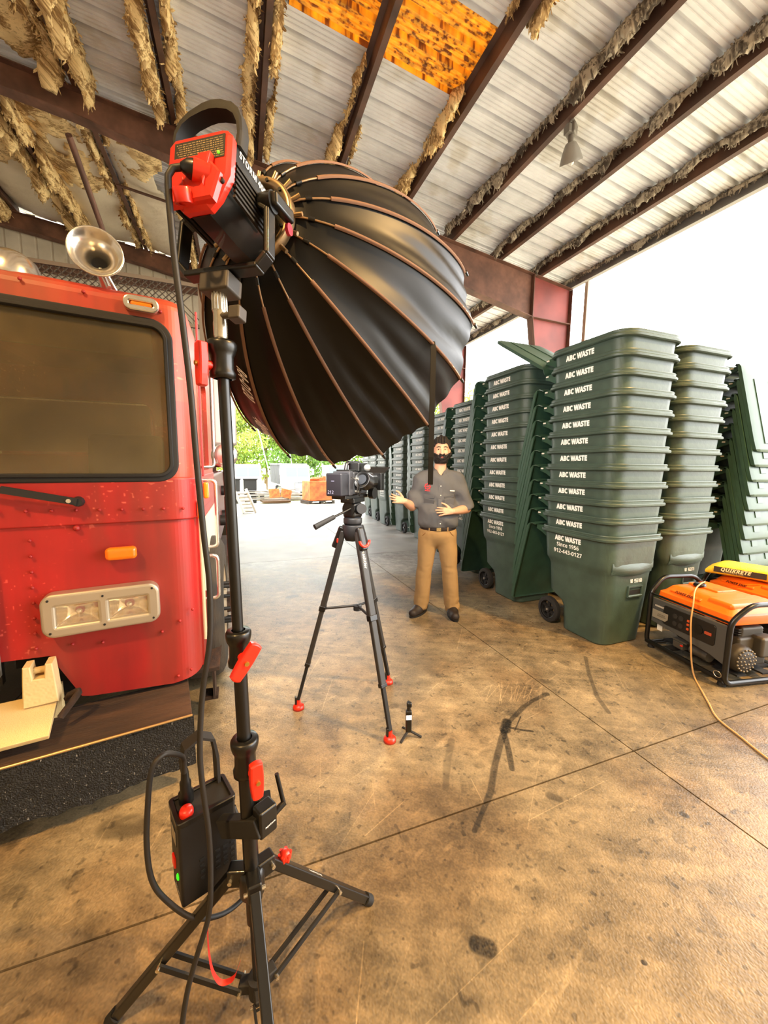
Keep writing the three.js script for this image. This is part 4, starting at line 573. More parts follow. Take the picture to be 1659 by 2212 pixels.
  tips.forEach((p, i) => {
    const d = p.clone().sub(top).setY(0).normalize(), a = top.clone().addScaledVector(d, 0.05), n = V(-d.z, 0, d.x), leg = part(t, 'leg', beam(a, p, 0.026, 0.026, V(0, 1, 0), 0.004), BLACKM);
    part(leg, 'foot_cap', rod(a.clone().lerp(p, 0.96), a.clone().lerp(p, 1.02), 0.018, 0.018, 14), BLACKMATT);
    const m = a.clone().lerp(p, i === 0 ? 0.62 : 0.58), h2 = hub.clone().addScaledVector(d, 0.045);
    for (const s of [-1, 1]) { const br = part(t, 'brace', beam(m.clone().addScaledVector(n, s * 0.017), h2.clone().addScaledVector(n, s * 0.017), 0.006, 0.016, V(0, 1, 0)), BLACKMATT); }
    for (const q of [m, h2, a]) bolts.push([q, n]);
  });
  for (const [q, n] of bolts) part(t, 'bolt', rod(q.clone().addScaledVector(n, -0.027), q.clone().addScaledVector(n, 0.027), 0.0055, 0.0055, 10), STEEL);
  const kb = V(0.085, 0.408, -1.0); part(t, 'leveling_knob', merge([put(new THREE.IcosahedronGeometry(0.017, 2), kb.x, kb.y + 0.012, kb.z), rod([kb.x, kb.y - 0.03, kb.z], [kb.x, kb.y, kb.z], 0.008), ...[0, 1, 2, 3, 4, 5].map((i) => rod([kb.x + Math.cos(i) * 0.012, kb.y, kb.z + Math.sin(i) * 0.012], [kb.x + Math.cos(i) * 0.015, kb.y + 0.022, kb.z + Math.sin(i) * 0.015], 0.005, 0.005, 6))]), REDPL, 'red round leveling knob');
  { const d = tips[0].clone().sub(top).setY(0).normalize(), a = top.clone().addScaledVector(d, 0.05), p = tips[0], x = p.clone().sub(a).normalize(), n = V(-d.z, 0, d.x), z = V().crossVectors(x, n).normalize(); if (z.y < 0) z.negate(); const y = V().crossVectors(z, x), g = plate(0.085, 0.014); g.applyMatrix4(new THREE.Matrix4().makeBasis(x, y, z).setPosition(a.clone().lerp(p, 0.38).addScaledVector(z, 0.0136))); part(t, 'leg_lettering', g, print(0.085, 0.014, (q, w, h) => { q.fillStyle = '#d8d8d0'; q.font = 'bold 50px sans-serif'; q.fillText('Leveling Leg', w / 2, h / 2, w); }, 384)); }
}
// frame of the lamp: -z aims at the man, +z is the lamp's rear
const AX = V(0.5636, -0.147, -0.8129).normalize(), RING = V(0.0619, 2.1238, -1.097);
function aimed(name, label, category) { const o = thing(name, label, category, [RING.x, RING.y, RING.z]); o.lookAt(RING.clone().sub(AX)); o.updateMatrixWorld(); return o; }
{
  const t = aimed('studio_lamp', 'black and red studio lamp head tilted on its yoke atop the stand', 'lamp');
  const cx = -0.002, cy = -0.05, W = 0.071;
  const oct = (w, top, bot, c, z) => [[w - 0.012, top], [w, top - 0.012], [w, -0.02], [w - c, bot + 0.02], [w - c - 0.02, bot], [-(w - c - 0.02), bot], [-(w - c), bot + 0.02], [-w, -0.02], [-w, top - 0.012], [-(w - 0.012), top]].map(([x, y]) => V(cx + x, cy + y, z));
  const bz = 0.2;
  part(t, 'housing', loft([oct(0.066, 0.06, -0.075, 0.03, 0.03), oct(0.074, 0.066, -0.08, 0.03, 0.05), oct(W, 0.07, -0.082, 0.03, 0.1), oct(W, 0.07, -0.082, 0.03, bz - 0.012)], { crease: 0.5 }), BLACKM);
  // cooling fins along both sides
  for (const s of [-1, 1]) for (let i = 0; i < 7; i++) part(t, 'cooling_fin', box(0.006, 0.005, 0.12, cx + s * (W + 0.001), cy - 0.002 - i * 0.011 + 0.02, 0.125), BLACKMATT);
  const pl = part(t, 'rear_plate', loft([oct(W + 0.001, 0.071, -0.08, 0.022, bz - 0.014), oct(W + 0.002, 0.072, -0.082, 0.022, bz), oct(W - 0.004, 0.066, -0.074, 0.022, bz + 0.008)], { crease: 0.5 }), REDPL, 'bright red rear plate');
  part(pl, 'rear_boss', merge([put(extrude(poly([[-0.05, -0.075], [0.045, -0.075], [0.058, -0.03], [0.05, -0.02], [0.02, 0.01], [-0.045, 0.01], [-0.055, -0.02]]), 0.012, 0.004, 1), cx, cy + 0.004, bz + 0.004), put(extrude(poly([[-0.006, 0.0], [0.016, 0.0], [0.008, -0.06]]), 0.012, 0.003, 1), cx + 0.022, cy + 0.012, bz + 0.01)]), REDPL);
  part(pl, 'spec_label', put(plate(0.118, 0.046), cx + 0.004, cy + 0.036, bz + 0.0088), print(0.118, 0.046, (x, w, h) => { x.fillStyle = '#1a1814'; x.fillRect(0, 0, w, h); for (let r = 0; r < 9; r++) { let k = 20 + (r % 3) * 12; while (k < w - 40) { const l = 10 + ((k * 7 + r * 13) % 34); x.fillStyle = (k + r) % 4 ? '#8a7a58' : '#b59c68'; x.fillRect(k, 18 + r * 20, l, 8); k += l + 8; } } }, 512, '#1a1814'), 'dark printed specification label');
  part(pl, 'status_led', put(new THREE.SphereGeometry(0.0028, 10, 8), cx + 0.05, cy + 0.022, bz + 0.01), std('#7dff3c', 0.4, 0, { emissive: new THREE.Color('#58ff20'), emissiveIntensity: 1.5 }), 'green status light');
  const so = part(pl, 'power_socket', put(new THREE.CylinderGeometry(0.02, 0.022, 0.03, 24), cx + 0.018, cy - 0.02, bz + 0.016, PI / 2, -0.8, 0, 'YXZ'), REDPL); part(pl, 'socket_cap', merge([put(lathe([[0.012, 0], [0.017, 0], [0.017, 0.024], [0.012, 0.024], [0.012, 0.004]], 24), cx - 0.012, cy - 0.08, bz + 0.02, 0.5, 0, 0), rod([cx - 0.022, cy - 0.025, bz + 0.018], [cx - 0.012, cy - 0.07, bz + 0.022], 0.0028, 0.0028, 6)]), REDPL, 'red dangling socket cap');
  part(pl, 'plate_screw', put(new THREE.CylinderGeometry(0.005, 0.005, 0.006, 12), cx + 0.06, cy - 0.035, bz + 0.008, PI / 2, 0, 0), BLACKMATT);
  part(t, 'power_plug', merge([put(lathe([[0.001, 0.026], [0.008, 0.025], [0.012, 0.019], [0.0165, 0.012], [0.018, 0]], 20), cx + 0.011, cy - 0.02, bz + 0.024, PI / 2, -1.1, 0, 'YXZ')]), BLACKM);
  part(t, 'handle', loft([[0, -0.078, 0.06], [0.0, -0.084, 0.1], [0.06, -0.082, 0.118], [0.15, -0.07, 0.139], [0.25, -0.05, 0.152], [0.4, -0.02, 0.161], [0.5, 0, 0.163], [0.6, 0.02, 0.16], [0.75, 0.046, 0.15], [0.86, 0.062, 0.136], [0.94, 0.071, 0.116], [1, 0.075, 0.09], [1, 0.072, 0.06]].map(([k, x, y]) => { const th = 0.011 + 0.012 * Math.sin(PI * k); const n = V(x * 0.9, y - 0.05, 0).normalize(); return [[-0.04, -1], [0.04, -1], [0.04, 0.3], [0.03, 1], [-0.03, 1], [-0.04, 0.3]].map(([z, s]) => V(cx + x + n.x * s * th * 0.5, cy - 0.004 + y + n.y * s * th * 0.5, 0.17 + z * 0.38)); }), { crease: 0.7 }), BLACKMATT, 'black carrying handle');
  part(t, 'side_lettering', put(plate(0.13, 0.025), cx + W + 0.0012, cy + 0.047, 0.122, 0, PI / 2, 0), print(0.15, 0.028, (x, w, h) => { x.fillStyle = white; x.font = 'bold 74px sans-serif'; x.fillText('STORM 400x', w / 2, h / 2, w * 0.98); }, 512), 'white lettering');
  // yoke with lever, under the housing
  const yz = 0.1, yx = -0.012;
  const yk = []; for (const s of [-1, 1]) yk.push(beam([yx + s * 0.083, cy - 0.004, yz], [yx + s * 0.108, cy - 0.02, yz], 0.034, 0.012, V(0, 1, 0), 0.004), beam([yx + s * 0.108, cy - 0.014, yz], [yx + s * 0.114, -0.17, yz], 0.034, 0.013, V(1, 0, 0), 0.005), beam([yx + s * 0.113, -0.165, yz], [yx + s * 0.09, -0.19, yz], 0.034, 0.013, V(1, 0, 0), 0.004));
  yk.push(box(0.19, 0.014, 0.036, yx, -0.191, yz, 0.005)); part(t, 'yoke', merge(yk), BLACKM);
  part(t, 'tilt_lever', merge([put(new THREE.CylinderGeometry(0.02, 0.022, 0.03, 24), yx + 0.103, cy + 0.004, yz, 0, 0, PI / 2), put(box(0.022, 0.03, 0.085, 0, 0, 0, 0.007), yx + 0.12, cy + 0.014, yz - 0.03, 0.2, 0, 0)]), BLACKM); part(t, 'lever_cap', put(new THREE.CylinderGeometry(0.013, 0.013, 0.008, 20), yx + 0.12, cy - 0.008, yz - 0.066, 0, 0, PI / 2), std('#c2334a', 0.35), 'red lever cap');
  part(t, 'receiver', merge([put(box(0.075, 0.042, 0.055, 0, 0, 0, 0.006), yx - 0.005, -0.222, yz), put(box(0.03, 0.03, 0.03, 0, 0, 0, 0.004), yx + 0.042, -0.29, yz), rod([yx, -0.29, yz], [yx + 0.035, -0.29, yz], 0.007)]), std('#4d4843', 0.5, 0.3));

}
{
  const t = aimed('softbox', 'large round black parabolic softbox with sixteen ribs', 'softbox');
  const N = 16, RB = 0.52, DEP = 0.5967, PH = 0.3921, prof = (k) => [0.098 + (RB - 0.098) * (1 - Math.pow(1 - k, 1.386)), -DEP * Math.pow(k, 1.372)];
  const at = (k, a, f = 1, dz = 0) => { const [r, z] = prof(k); return V(Math.cos(a) * r * f, Math.sin(a) * r * f, z + dz); };
  const FAB = phys('#030303', 0.44, 0, { specularIntensity: 0.6 }), TAPE = std('#7a5a46', 0.85), ROD = std('#b09070', 0.35, 0.7);
  const CREASE = (k, u, i) => (0.004 * (fbm(k * 6 + i * 3.7, u * 3 + i, 3) - 0.5) + 0.0022 * Math.sin(u * 15 + 6 * fbm(k * 2.2 + i * 1.7, u * 1.5, 2)) ) * sstep(0.3, 0.8, k) * Math.sin(PI * u);
  for (let i = 0; i < N; i++) {
    const a0 = PH - i * 2 * PI / N, a1 = a0 - 2 * PI / N, rings = [];
    for (let j = 0; j <= 26; j++) { const k = lerp(0.004, 1, j / 26), row = []; for (let q = 0; q <= 14; q++) { const u = q / 14, P0 = at(k, a0, 0.995), P1 = at(k, a1, 0.995), p = P0.clone().lerp(P1, u); const inn = 0.012 * Math.sin(PI * u) * sstep(0, 0.3, k) * (1 - 0.5 * sstep(0.9, 1, k)); const rad = Math.hypot(p.x, p.y), f = (rad - inn + CREASE(k, u, i) * 3) / rad; row.push(V(p.x * f, p.y * f, p.z + (j === 26 ? 0.012 * Math.sin(PI * u) : 0))); } rings.push(row); }
    part(t, 'fabric_panel', loft(rings, { cap: false, closed: false }), FAB);
  }
  for (let i = 0; i < N; i++) {
    const a = PH - i * 2 * PI / N, path = []; for (let j = 0; j <= 24; j++) path.push(at(lerp(0, 1.0, j / 24), a, 1.006, 0.002));
    const rb = part(t, 'rib', sweep(path, 0.0026, 6), ROD, 'thin metal rib'); const tp = []; for (let j = 0; j <= 24; j++) tp.push(at(lerp(0.16, 0.99, j / 24), a, 1.0, 0.002));
    const rows = tp.map((p, j) => { const tn = tp[Math.min(24, j + 1)].clone().sub(tp[Math.max(0, j - 1)]).normalize(), sd = V(-Math.sin(a), Math.cos(a), 0), n = V().crossVectors(sd, tn); if (n.dot(V(Math.cos(a), Math.sin(a), 0.4)) < 0) n.negate(); return [[-0.0052, 0], [-0.003, 0.005], [0.003, 0.005], [0.0052, 0]].map(([s, h]) => p.clone().addScaledVector(sd, s).addScaledVector(n, h)); });
    part(rb, 'rib_tape', loft(rows, { cap: false, closed: false }), TAPE, 'brown sewn rib sleeve'); part(rb, 'rib_tip', rod(at(0.985, a, 1.01), at(1, a, 1.02, -0.015), 0.0055, 0.0045, 8), BLACKM); part(rb, 'rib_joint', rod(at(0.06, a, 1.008, 0.003), at(0.085, a, 1.008, 0.003), 0.0055, 0.0055, 8), BLACKM);
  }
  part(t, 'speed_ring', merge([lathe([[0.08, -0.012], [0.1, -0.012], [0.104, -0.006], [0.104, 0.018], [0.099, 0.024], [0.08, 0.024], [0.08, -0.012]], 56)].map((g) => put(g, 0, 0, 0, PI / 2, 0, 0))), BRONZE, 'bronze speed ring');
  for (let i = 0; i < N; i++) { const a = PH - i * 2 * PI / N; part(t, 'rib_socket', rod([Math.cos(a) * 0.095, Math.sin(a) * 0.095, 0.007], [Math.cos(a) * 0.126, Math.sin(a) * 0.126, 0.006], 0.005, 0.0052, 8), BRONZE); }
  for (let i = 0; i < 12; i++) { const a = i * 2 * PI / 12 + 0.1; part(t, 'ring_screw', rod([Math.cos(a) * 0.09, Math.sin(a) * 0.09, 0.02], [Math.cos(a) * 0.09, Math.sin(a) * 0.09, 0.028], 0.0045, 0.0045, 8), BLACKM); }
  part(t, 'inner_hub', put(lathe([[0.001, -0.004], [0.102, -0.004], [0.1, 0.002], [0.064, 0.004], [0.06, 0.03]], 40), 0, 0, 0, PI / 2, 0, 0), BLACKMATT);
  // diffusion cloth, lit from inside by the lamp
  part(t, 'diffuser', put(new THREE.CircleGeometry(RB * 0.885, 64), 0, 0, -DEP + 0.075, PI, 0, 0), phys('#f4efe6', 0.9, 0, { emissive: new THREE.Color().setRGB(1, 0.93, 0.82), emissiveIntensity: 2.2 }), 'glowing white diffusion cloth');
  const L = new THREE.RectAreaLight(new THREE.Color().setRGB(1, 0.95, 0.88), 24, 0.9, 0.9); L.position.copy(RING).addScaledVector(AX, DEP + 0.01); L.lookAt(RING.clone().addScaledVector(AX, 3)); scene.add(L);
  // lettering along the left lower rib
  const along = (txt, i, u0, k0, k1, h, font, flip) => { const m = print(1, 0.16, (x, w, hh) => { x.fillStyle = white; x.font = font; x.fillText(txt, w / 2, hh / 2, w * 0.98); }, 768), a0 = PH - i * 2 * PI / N, a1 = a0 - 2 * PI / N, rings = []; for (const v of [0, 1]) { const row = []; for (let j = 0; j <= 16; j++) { const k = lerp(k0, k1, j / 16), u = u0 + (v - 0.5) * h, p = at(k, a0).lerp(at(k, a1), u), rad = Math.hypot(p.x, p.y), f = (rad + 0.006 - 0.012 * Math.sin(PI * u)) / rad; row.push(V(p.x * f, p.y * f, p.z + 0.003)); } rings.push(row); } const g = loft(rings, { cap: false, closed: false }); { const uv = g.attributes.uv; for (let q = 0; q < uv.count; q++) flip ? uv.setXY(q, 1 - uv.getX(q), uv.getY(q)) : uv.setXY(q, uv.getX(q), 1 - uv.getY(q)); } return part(t, 'lettering', g, m, 'white printed lettering'); };
  along('RA-D120', 6, 0.33, 0.4, 0.66, 0.56, 'bold 118px sans-serif', false); along('SmallRig', 6, 0.36, 0.7, 0.97, 0.56, 'bold 118px sans-serif', true);
}
{ // strap hanging from a rib of the softbox
  const P0 = V(0.72, 1.95, -1.36); const t = thing('softbox_strap', 'black webbing strap hanging straight down past the softbox rim', 'strap', [0.582, 1.46, -1.128]);
  part(t, 'webbing', loft([[0.001, 0.452, -0.012], [0.0, 0.42, 0.0], [0, 0.2, 0], [0, 0.09, 0.001]].map(([x, y, z]) => [[-0.0082, -0.001], [0.0082, -0.001], [0.0082, 0.001], [-0.0082, 0.001]].map(([a, b]) => V(x + a, y, z + b + a * 0.3))), { crease: 0.5 }), std('#070606', 0.75)); part(t, 'hook_patch', put(box(0.017, 0.09, 0.005, 0, 0, 0, 0.001), 0, 0.045, 0.001, 0, -0.29, 0), std('#050505', 0.9), 'black hook-and-loop end');
}
// ---- battery control box clamped to the stand
{
  const t = thing('ballast_box', 'black control box with red power button clamped low on the light stand', 'control box', [-0.126, 0.36, -1.07], R(19.8));
  const w = 0.145, h = 0.24, d = 0.1;
  part(t, 'case', box(w, h, d, 0, h / 2, 0, 0.008, 3), std('#141313', 0.5)); part(t, 'top_bezel', (() => { const s = rshape(w, d, 0.008); s.holes.push(rshape(w - 0.016, d - 0.016, 0.004)); return put(extrude(s, 0.012, 0.002, 1), 0, h - 0.006, 0, -PI / 2, 0, 0); })(), BLACKM);
  part(t, 'top_deck', put(box(w - 0.01, 0.004, d - 0.01), 0, h + 0.0, 0), BLACKMATT);
  part(t, 'top_button', put(lathe([[0.001, 0.016], [0.014, 0.014], [0.0175, 0.006], [0.0175, -0.006]], 20), -0.045, h + 0.006, 0.022), REDPL, 'red round cap on top'); 
  const cn = part(t, 'connector', merge([put(lathe([[0.019, 0], [0.019, 0.03], [0.014, 0.036], [0.0145, 0.06], [0.011, 0.066], [0.0095, 0.09], [0.007, 0.1]], 20), -0.035, h, -0.022)]), BLACKM, 'black power connector');
  for (let i = 0; i < 5; i++) for (let j = 0; j < 4; j++) part(t, 'vent_slot', box(0.012, 0.007, 0.003, -0.02 + i * 0.02, 0.06 + j * 0.018, d / 2 + 0.0006), std('#050505', 0.9));
  part(t, 'side_screen', box(0.002, 0.04, 0.05, -w / 2 - 0.0006, 0.185, 0.0), std('#3c4046', 0.15), 'grey display'); part(t, 'power_switch', box(0.006, 0.03, 0.026, -w / 2 - 0.002, 0.095, -0.012, 0.003), std('#8d0f0c', 0.35, 0, { emissive: new THREE.Color('#ff2a10'), emissiveIntensity: 0.35 }), 'red rocker switch'); part(t, 'green_led', put(new THREE.SphereGeometry(0.009, 12, 8).scale(0.4, 1, 0.8), -w / 2 - 0.001, 0.075, 0.022), std('#3cff2c', 0.3, 0, { emissive: new THREE.Color('#2cff1c'), emissiveIntensity: 1.1 }), 'glowing green light');
  part(t, 'side_lettering', put(plate(0.05, 0.014), -w / 2 - 0.0012, 0.03, 0.012, 0, -PI / 2, 0), print(0.05, 0.014, (x, ww, hh) => { x.fillStyle = white; x.font = 'italic bold 60px sans-serif'; x.fillText('Aputure', ww / 2, hh / 2); }, 256));
  const strap = (x) => loft([[x, h - 0.02, -0.045], [x - 0.012, h + 0.09, -0.05], [x - 0.004, h + 0.14, -0.05], [x + 0.03, h + 0.155, -0.05], [x + 0.062, h + 0.135, -0.05], [x + 0.07, h + 0.08, -0.05], [x + 0.07, h - 0.02, -0.045]].map(([a, b, c], i, l) => { const p = l[Math.max(0, i - 1)], q = l[Math.min(6, i + 1)], n = V(q[1] - p[1], -(q[0] - p[0]), 0).normalize().multiplyScalar(-0.004); return [V(a, b, c - 0.02), V(a, b, c + 0.02), V(a + n.x * 2, b + n.y * 2, c + 0.02), V(a + n.x * 2, b + n.y * 2, c - 0.02)]; }), { crease: 0.8 });
  part(t, 'carry_strap', strap(-0.02), std('#1b1817', 0.75), 'black carry strap loop');
  part(t, 'mounting_plate', box(0.1, 0.05, 0.012, 0.02, h - 0.05, -d / 2 - 0.008), BLACKMATT);
}
{ // clamp between box and stand
  const p = POLE(0.64), t = thing('mounting_clamp', 'black clamp with lever handle gripping the light stand', 'clamp', [p.x, 0.6, p.z], 0, undefined, true);
  part(t, 'arm', beam([-0.075, 0.555, -1.015], [0.02, 0.605, -0.93], 0.03, 0.05, V(0, 1, 0), 0.004), BLACKMATT); part(t, 'jaw', merge([put(box(0.05, 0.075, 0.04, 0, 0, 0, 0.006), 0.032, 0.61, -0.945, 0, 0.5, 0), put(box(0.05, 0.05, 0.03, 0, 0, 0, 0.004), 0.025, 0.615, -0.985)]), BLACKM);
  const lv = part(t, 'lever', merge([rod([0.05, 0.6, -0.955], [0.085, 0.615, -0.97], 0.009, 0.008, 12), rod([0.082, 0.612, -0.97], [0.066, 0.7, -0.975], 0.006, 0.0055, 12)]), BLACKM, 'bent lever handle'); part(t, 'clamp_lettering', put(plate(0.03, 0.008), 0.0448, 0.605, -0.9265, 0, 0.5, 0.12), print(0.03, 0.008, (x, w, h) => { x.fillStyle = white; x.font = 'bold 50px sans-serif'; x.fillText('Aputure', w / 2, h / 2); }, 200));
}
const PLUG = (() => { const o = new THREE.Object3D(); o.position.copy(RING); o.lookAt(RING.clone().sub(AX)); o.updateMatrixWorld(); const p = (q) => o.localToWorld(V(...q)).toArray(); return [p([-0.012, -0.07, 0.2345]), p([-0.024, -0.071, 0.238])]; })();
const cableThing = (name, label, path, r, mat = CABLE, cat = 'cable') => { const b = path[path.length - 1], t = thing(name, label, cat, [b[0], Math.max(0, b[1] - r), b[2]], 0, undefined, true); part(t, 'sheath', tube(path, r, 120, 10), mat); return t; };
cableThing('lamp_cable', 'long black power cable hanging from the lamp past the stand', [...PLUG, [PLUG[1][0] - 0.012, PLUG[1][1] - 0.015, PLUG[1][2] + 0.002], [PLUG[1][0] - 0.014, PLUG[1][1] - 0.045, PLUG[1][2]], [-0.11, 1.98, -0.91], [-0.108, 1.92, -0.915], [-0.1, 1.807, -0.92], [-0.092, 1.668, -0.93], [-0.087, 1.522, -0.93], [-0.08, 1.369, -0.93], [-0.073, 1.251, -0.93], [-0.077, 1.12, -0.93], [-0.095, 1.01, -0.93], [-0.105, 0.92, -0.93], [-0.11, 0.827, -0.93], [-0.106, 0.729, -0.93], [-0.099, 0.626, -0.93], [-0.1, 0.499, -0.93], [-0.109, 0.397, -0.93], [-0.14, 0.304, -0.92], [-0.164, 0.222, -0.91], [-0.18, 0.12, -0.89], [-0.18, 0.02, -0.82], [-0.15, 0.01, -0.7]], 0.0065);
cableThing('box_cable', 'black cable looping from the control box connector round behind the stand', [[-0.166, 0.695, -1.068], [-0.166, 0.74, -1.065], [-0.178, 0.782, -1.03], [-0.2, 0.808, -1.0], [-0.222, 0.787, -0.985], [-0.234, 0.7, -0.98], [-0.242, 0.59, -0.98], [-0.235, 0.491, -0.98], [-0.203, 0.411, -0.985], [-0.152, 0.325, -1.0], [-0.087, 0.268, -1.03], [-0.03, 0.26, -1.06], [0.0, 0.29, -1.08], [-0.02, 0.4, -1.11], [-0.05, 0.5, -1.13]], 0.0065);
{ const t = thing('red_strap', 'thin red ribbon strap dangling beneath the control box', 'strap', [-0.086, 0.16, -0.96], 0, undefined, true); const P = pts([[-0.115, 0.37, -0.985], [-0.117, 0.266, -0.965], [-0.106, 0.189, -0.955], [-0.087, 0.16, -0.95], [-0.06, 0.166, -0.945], [-0.043, 0.208, -0.94]]), c = new THREE.CatmullRomCurve3(P), rg = []; for (let i = 0; i <= 30; i++) { const p = c.getPoint(i / 30), w = lerp(0.002, 0.007, i / 30); rg.push([V(p.x - w * 0.5, p.y - w * 0.3, p.z + w), V(p.x + w * 0.5, p.y + w * 0.3, p.z - w), V(p.x + w * 0.5, p.y + w * 0.3 + 0.001, p.z - w), V(p.x - w * 0.5, p.y - w * 0.3 + 0.001, p.z + w)]); } part(t, 'ribbon', loft(rg), std('#c9281c', 0.6)); }
// ================================================================ FILM CAMERA ON TRIPOD
const CARBON = std('#2a2826', 0.45), GUN = std('#26272a', 0.45, 0.2);
{
  const ap = V(0.615, 1.12, -2.17), feet = [V(0.298, 0, -2.295), V(0.734, 0, -1.834), V(0.931, 0, -2.374)];
  const t = thing('camera_tripod', 'black video tripod with red leg collar and red feet', 'tripod', [0.654, 0, -2.168], 0, undefined, true);
  part(t, 'bowl', merge([put(lathe([[0.001, -0.07], [0.045, -0.06], [0.06, -0.01], [0.062, 0.03], [0.05, 0.035], [0.001, 0.035]], 28), ap.x, ap.y + 0.02, ap.z), put(lathe([[0.001, 0], [0.05, 0], [0.055, 0.012], [0.055, 0.035], [0.048, 0.045], [0.001, 0.045]], 28), ap.x, ap.y + 0.055, ap.z)]), GUN);
  feet.forEach((f, i) => {
    const d = f.clone().sub(ap).setY(0).normalize(), n = V(-d.z, 0, d.x), a = ap.clone().addScaledVector(d, 0.055).add(V(0, 0.02, 0)), b = f.clone().add(V(0, 0.06, 0)), k1 = a.clone().lerp(b, 0.44), k2 = a.clone().lerp(b, 0.79);
    const leg = part(t, 'leg', beam(a, k1, 0.05, 0.034, d, 0.01), CARBON), st = part(leg, 'middle_stage', beam(k1.clone().lerp(a, 0.08), k2, 0.042, 0.028, d, 0.008), CARBON), lo = part(leg, 'lower_stage', beam(k2.clone().lerp(a, 0.05), b, 0.026, 0.02, d, 0.005), BLACKMATT);
    part(leg, 'leg_clasp', merge([beam(a.clone().lerp(b, 0.43), a.clone().lerp(b, 0.46), 0.052, 0.038, d, 0.004), beam(a.clone().lerp(b, 0.77), a.clone().lerp(b, 0.79), 0.045, 0.032, d, 0.004), beam(a.clone().add(V(0, 0.02, 0)), a.clone().lerp(b, 0.1).addScaledVector(d, 0.02), 0.045, 0.05, d, 0.012)]), BLACKM);
    part(t, 'foot', merge([put(lathe([[0.001, 0.03], [0.02, 0.03], [0.034, 0.018], [0.036, 0.0], [0.001, 0]], 20), f.x, f.y, f.z), rod([f.x, 0.025, f.z], [b.x, b.y, b.z], 0.015, 0.013, 10)]), i === 0 ? REDPL : REDPL, 'red tripod foot');
    part(t, 'foot_latch', box(0.012, 0.05, 0.02, f.x - 0.016, 0.055, f.z, 0.004), BLACKM);
    const mid = a.clone().lerp(b, 0.45), c = V(ap.x + 0.03, mid.y + 0.02, ap.z); part(t, 'spreader_arm', rod(mid, c, 0.008, 0.008, 10), GUN);
    if (i === 1) { part(t, 'red_collar', put(new THREE.TorusGeometry(0.034, 0.008, 10, 32, PI), a.x + d.x * 0.062, a.y - 0.045, a.z + d.z * 0.062, -0.15, 0.35, PI, 'YXZ'), REDPL, 'red leg release collar');
      const z = d.clone().setY(0.25).normalize(), y = a.clone().sub(k1).normalize(), x = V().crossVectors(y, z).normalize(), z2 = V().crossVectors(x, y), g = plate(0.14, 0.026); g.rotateZ(-PI / 2); g.applyMatrix4(new THREE.Matrix4().makeBasis(x, y, z2).setPosition(a.clone().lerp(b, 0.15).addScaledVector(z2, 0.0182))); part(leg, 'leg_lettering', g, print(0.14, 0.026, (q, w, h) => { q.fillStyle = '#e6dccb'; q.font = 'bold 70px sans-serif'; q.fillText('sachtler', w / 2, h / 2); }, 384)); }
    else if (i === 0) part(t, 'red_collar', put(box(0.02, 0.03, 0.045, 0, 0, 0, 0.006), a.x + d.x * 0.03 - 0.006, a.y - 0.06, a.z + d.z * 0.03), REDPL);
  });
  part(t, 'spreader_hub', put(new THREE.CylinderGeometry(0.025, 0.025, 0.03, 16), ap.x + 0.03, 0.66, ap.z), GUN);
  // fluid head with pan bar
  const hd = part(t, 'fluid_head', merge([put(box(0.1, 0.1, 0.09, 0, 0, 0, 0.025), ap.x, ap.y + 0.14, ap.z, 0, 0.6, 0), put(new THREE.CylinderGeometry(0.04, 0.04, 0.11, 24), ap.x, ap.y + 0.15, ap.z, 0, 0.8, PI / 2, 'YXZ'), put(box(0.14, 0.03, 0.09, 0, 0, 0, 0.006), ap.x, ap.y + 0.2, ap.z, 0, 0.8, 0)]), BLACKM);
  part(hd, 'drag_knob', put(new THREE.CylinderGeometry(0.03, 0.032, 0.03, 24), ap.x + 0.035, ap.y + 0.15, ap.z + 0.05, PI / 2 - 0.2, 0, 0), GUN); const pb = part(hd, 'pan_bar', rod([ap.x - 0.01, ap.y + 0.16, ap.z + 0.04], [ap.x - 0.2, ap.y + 0.085, ap.z + 0.1], 0.007, 0.007, 12), BLACKM); part(pb, 'grip', rod([ap.x - 0.13, ap.y + 0.113, ap.z + 0.078], [ap.x - 0.245, ap.y + 0.066, ap.z + 0.115], 0.013, 0.016, 16), BLACKMATT, 'rubber pan bar grip');
}
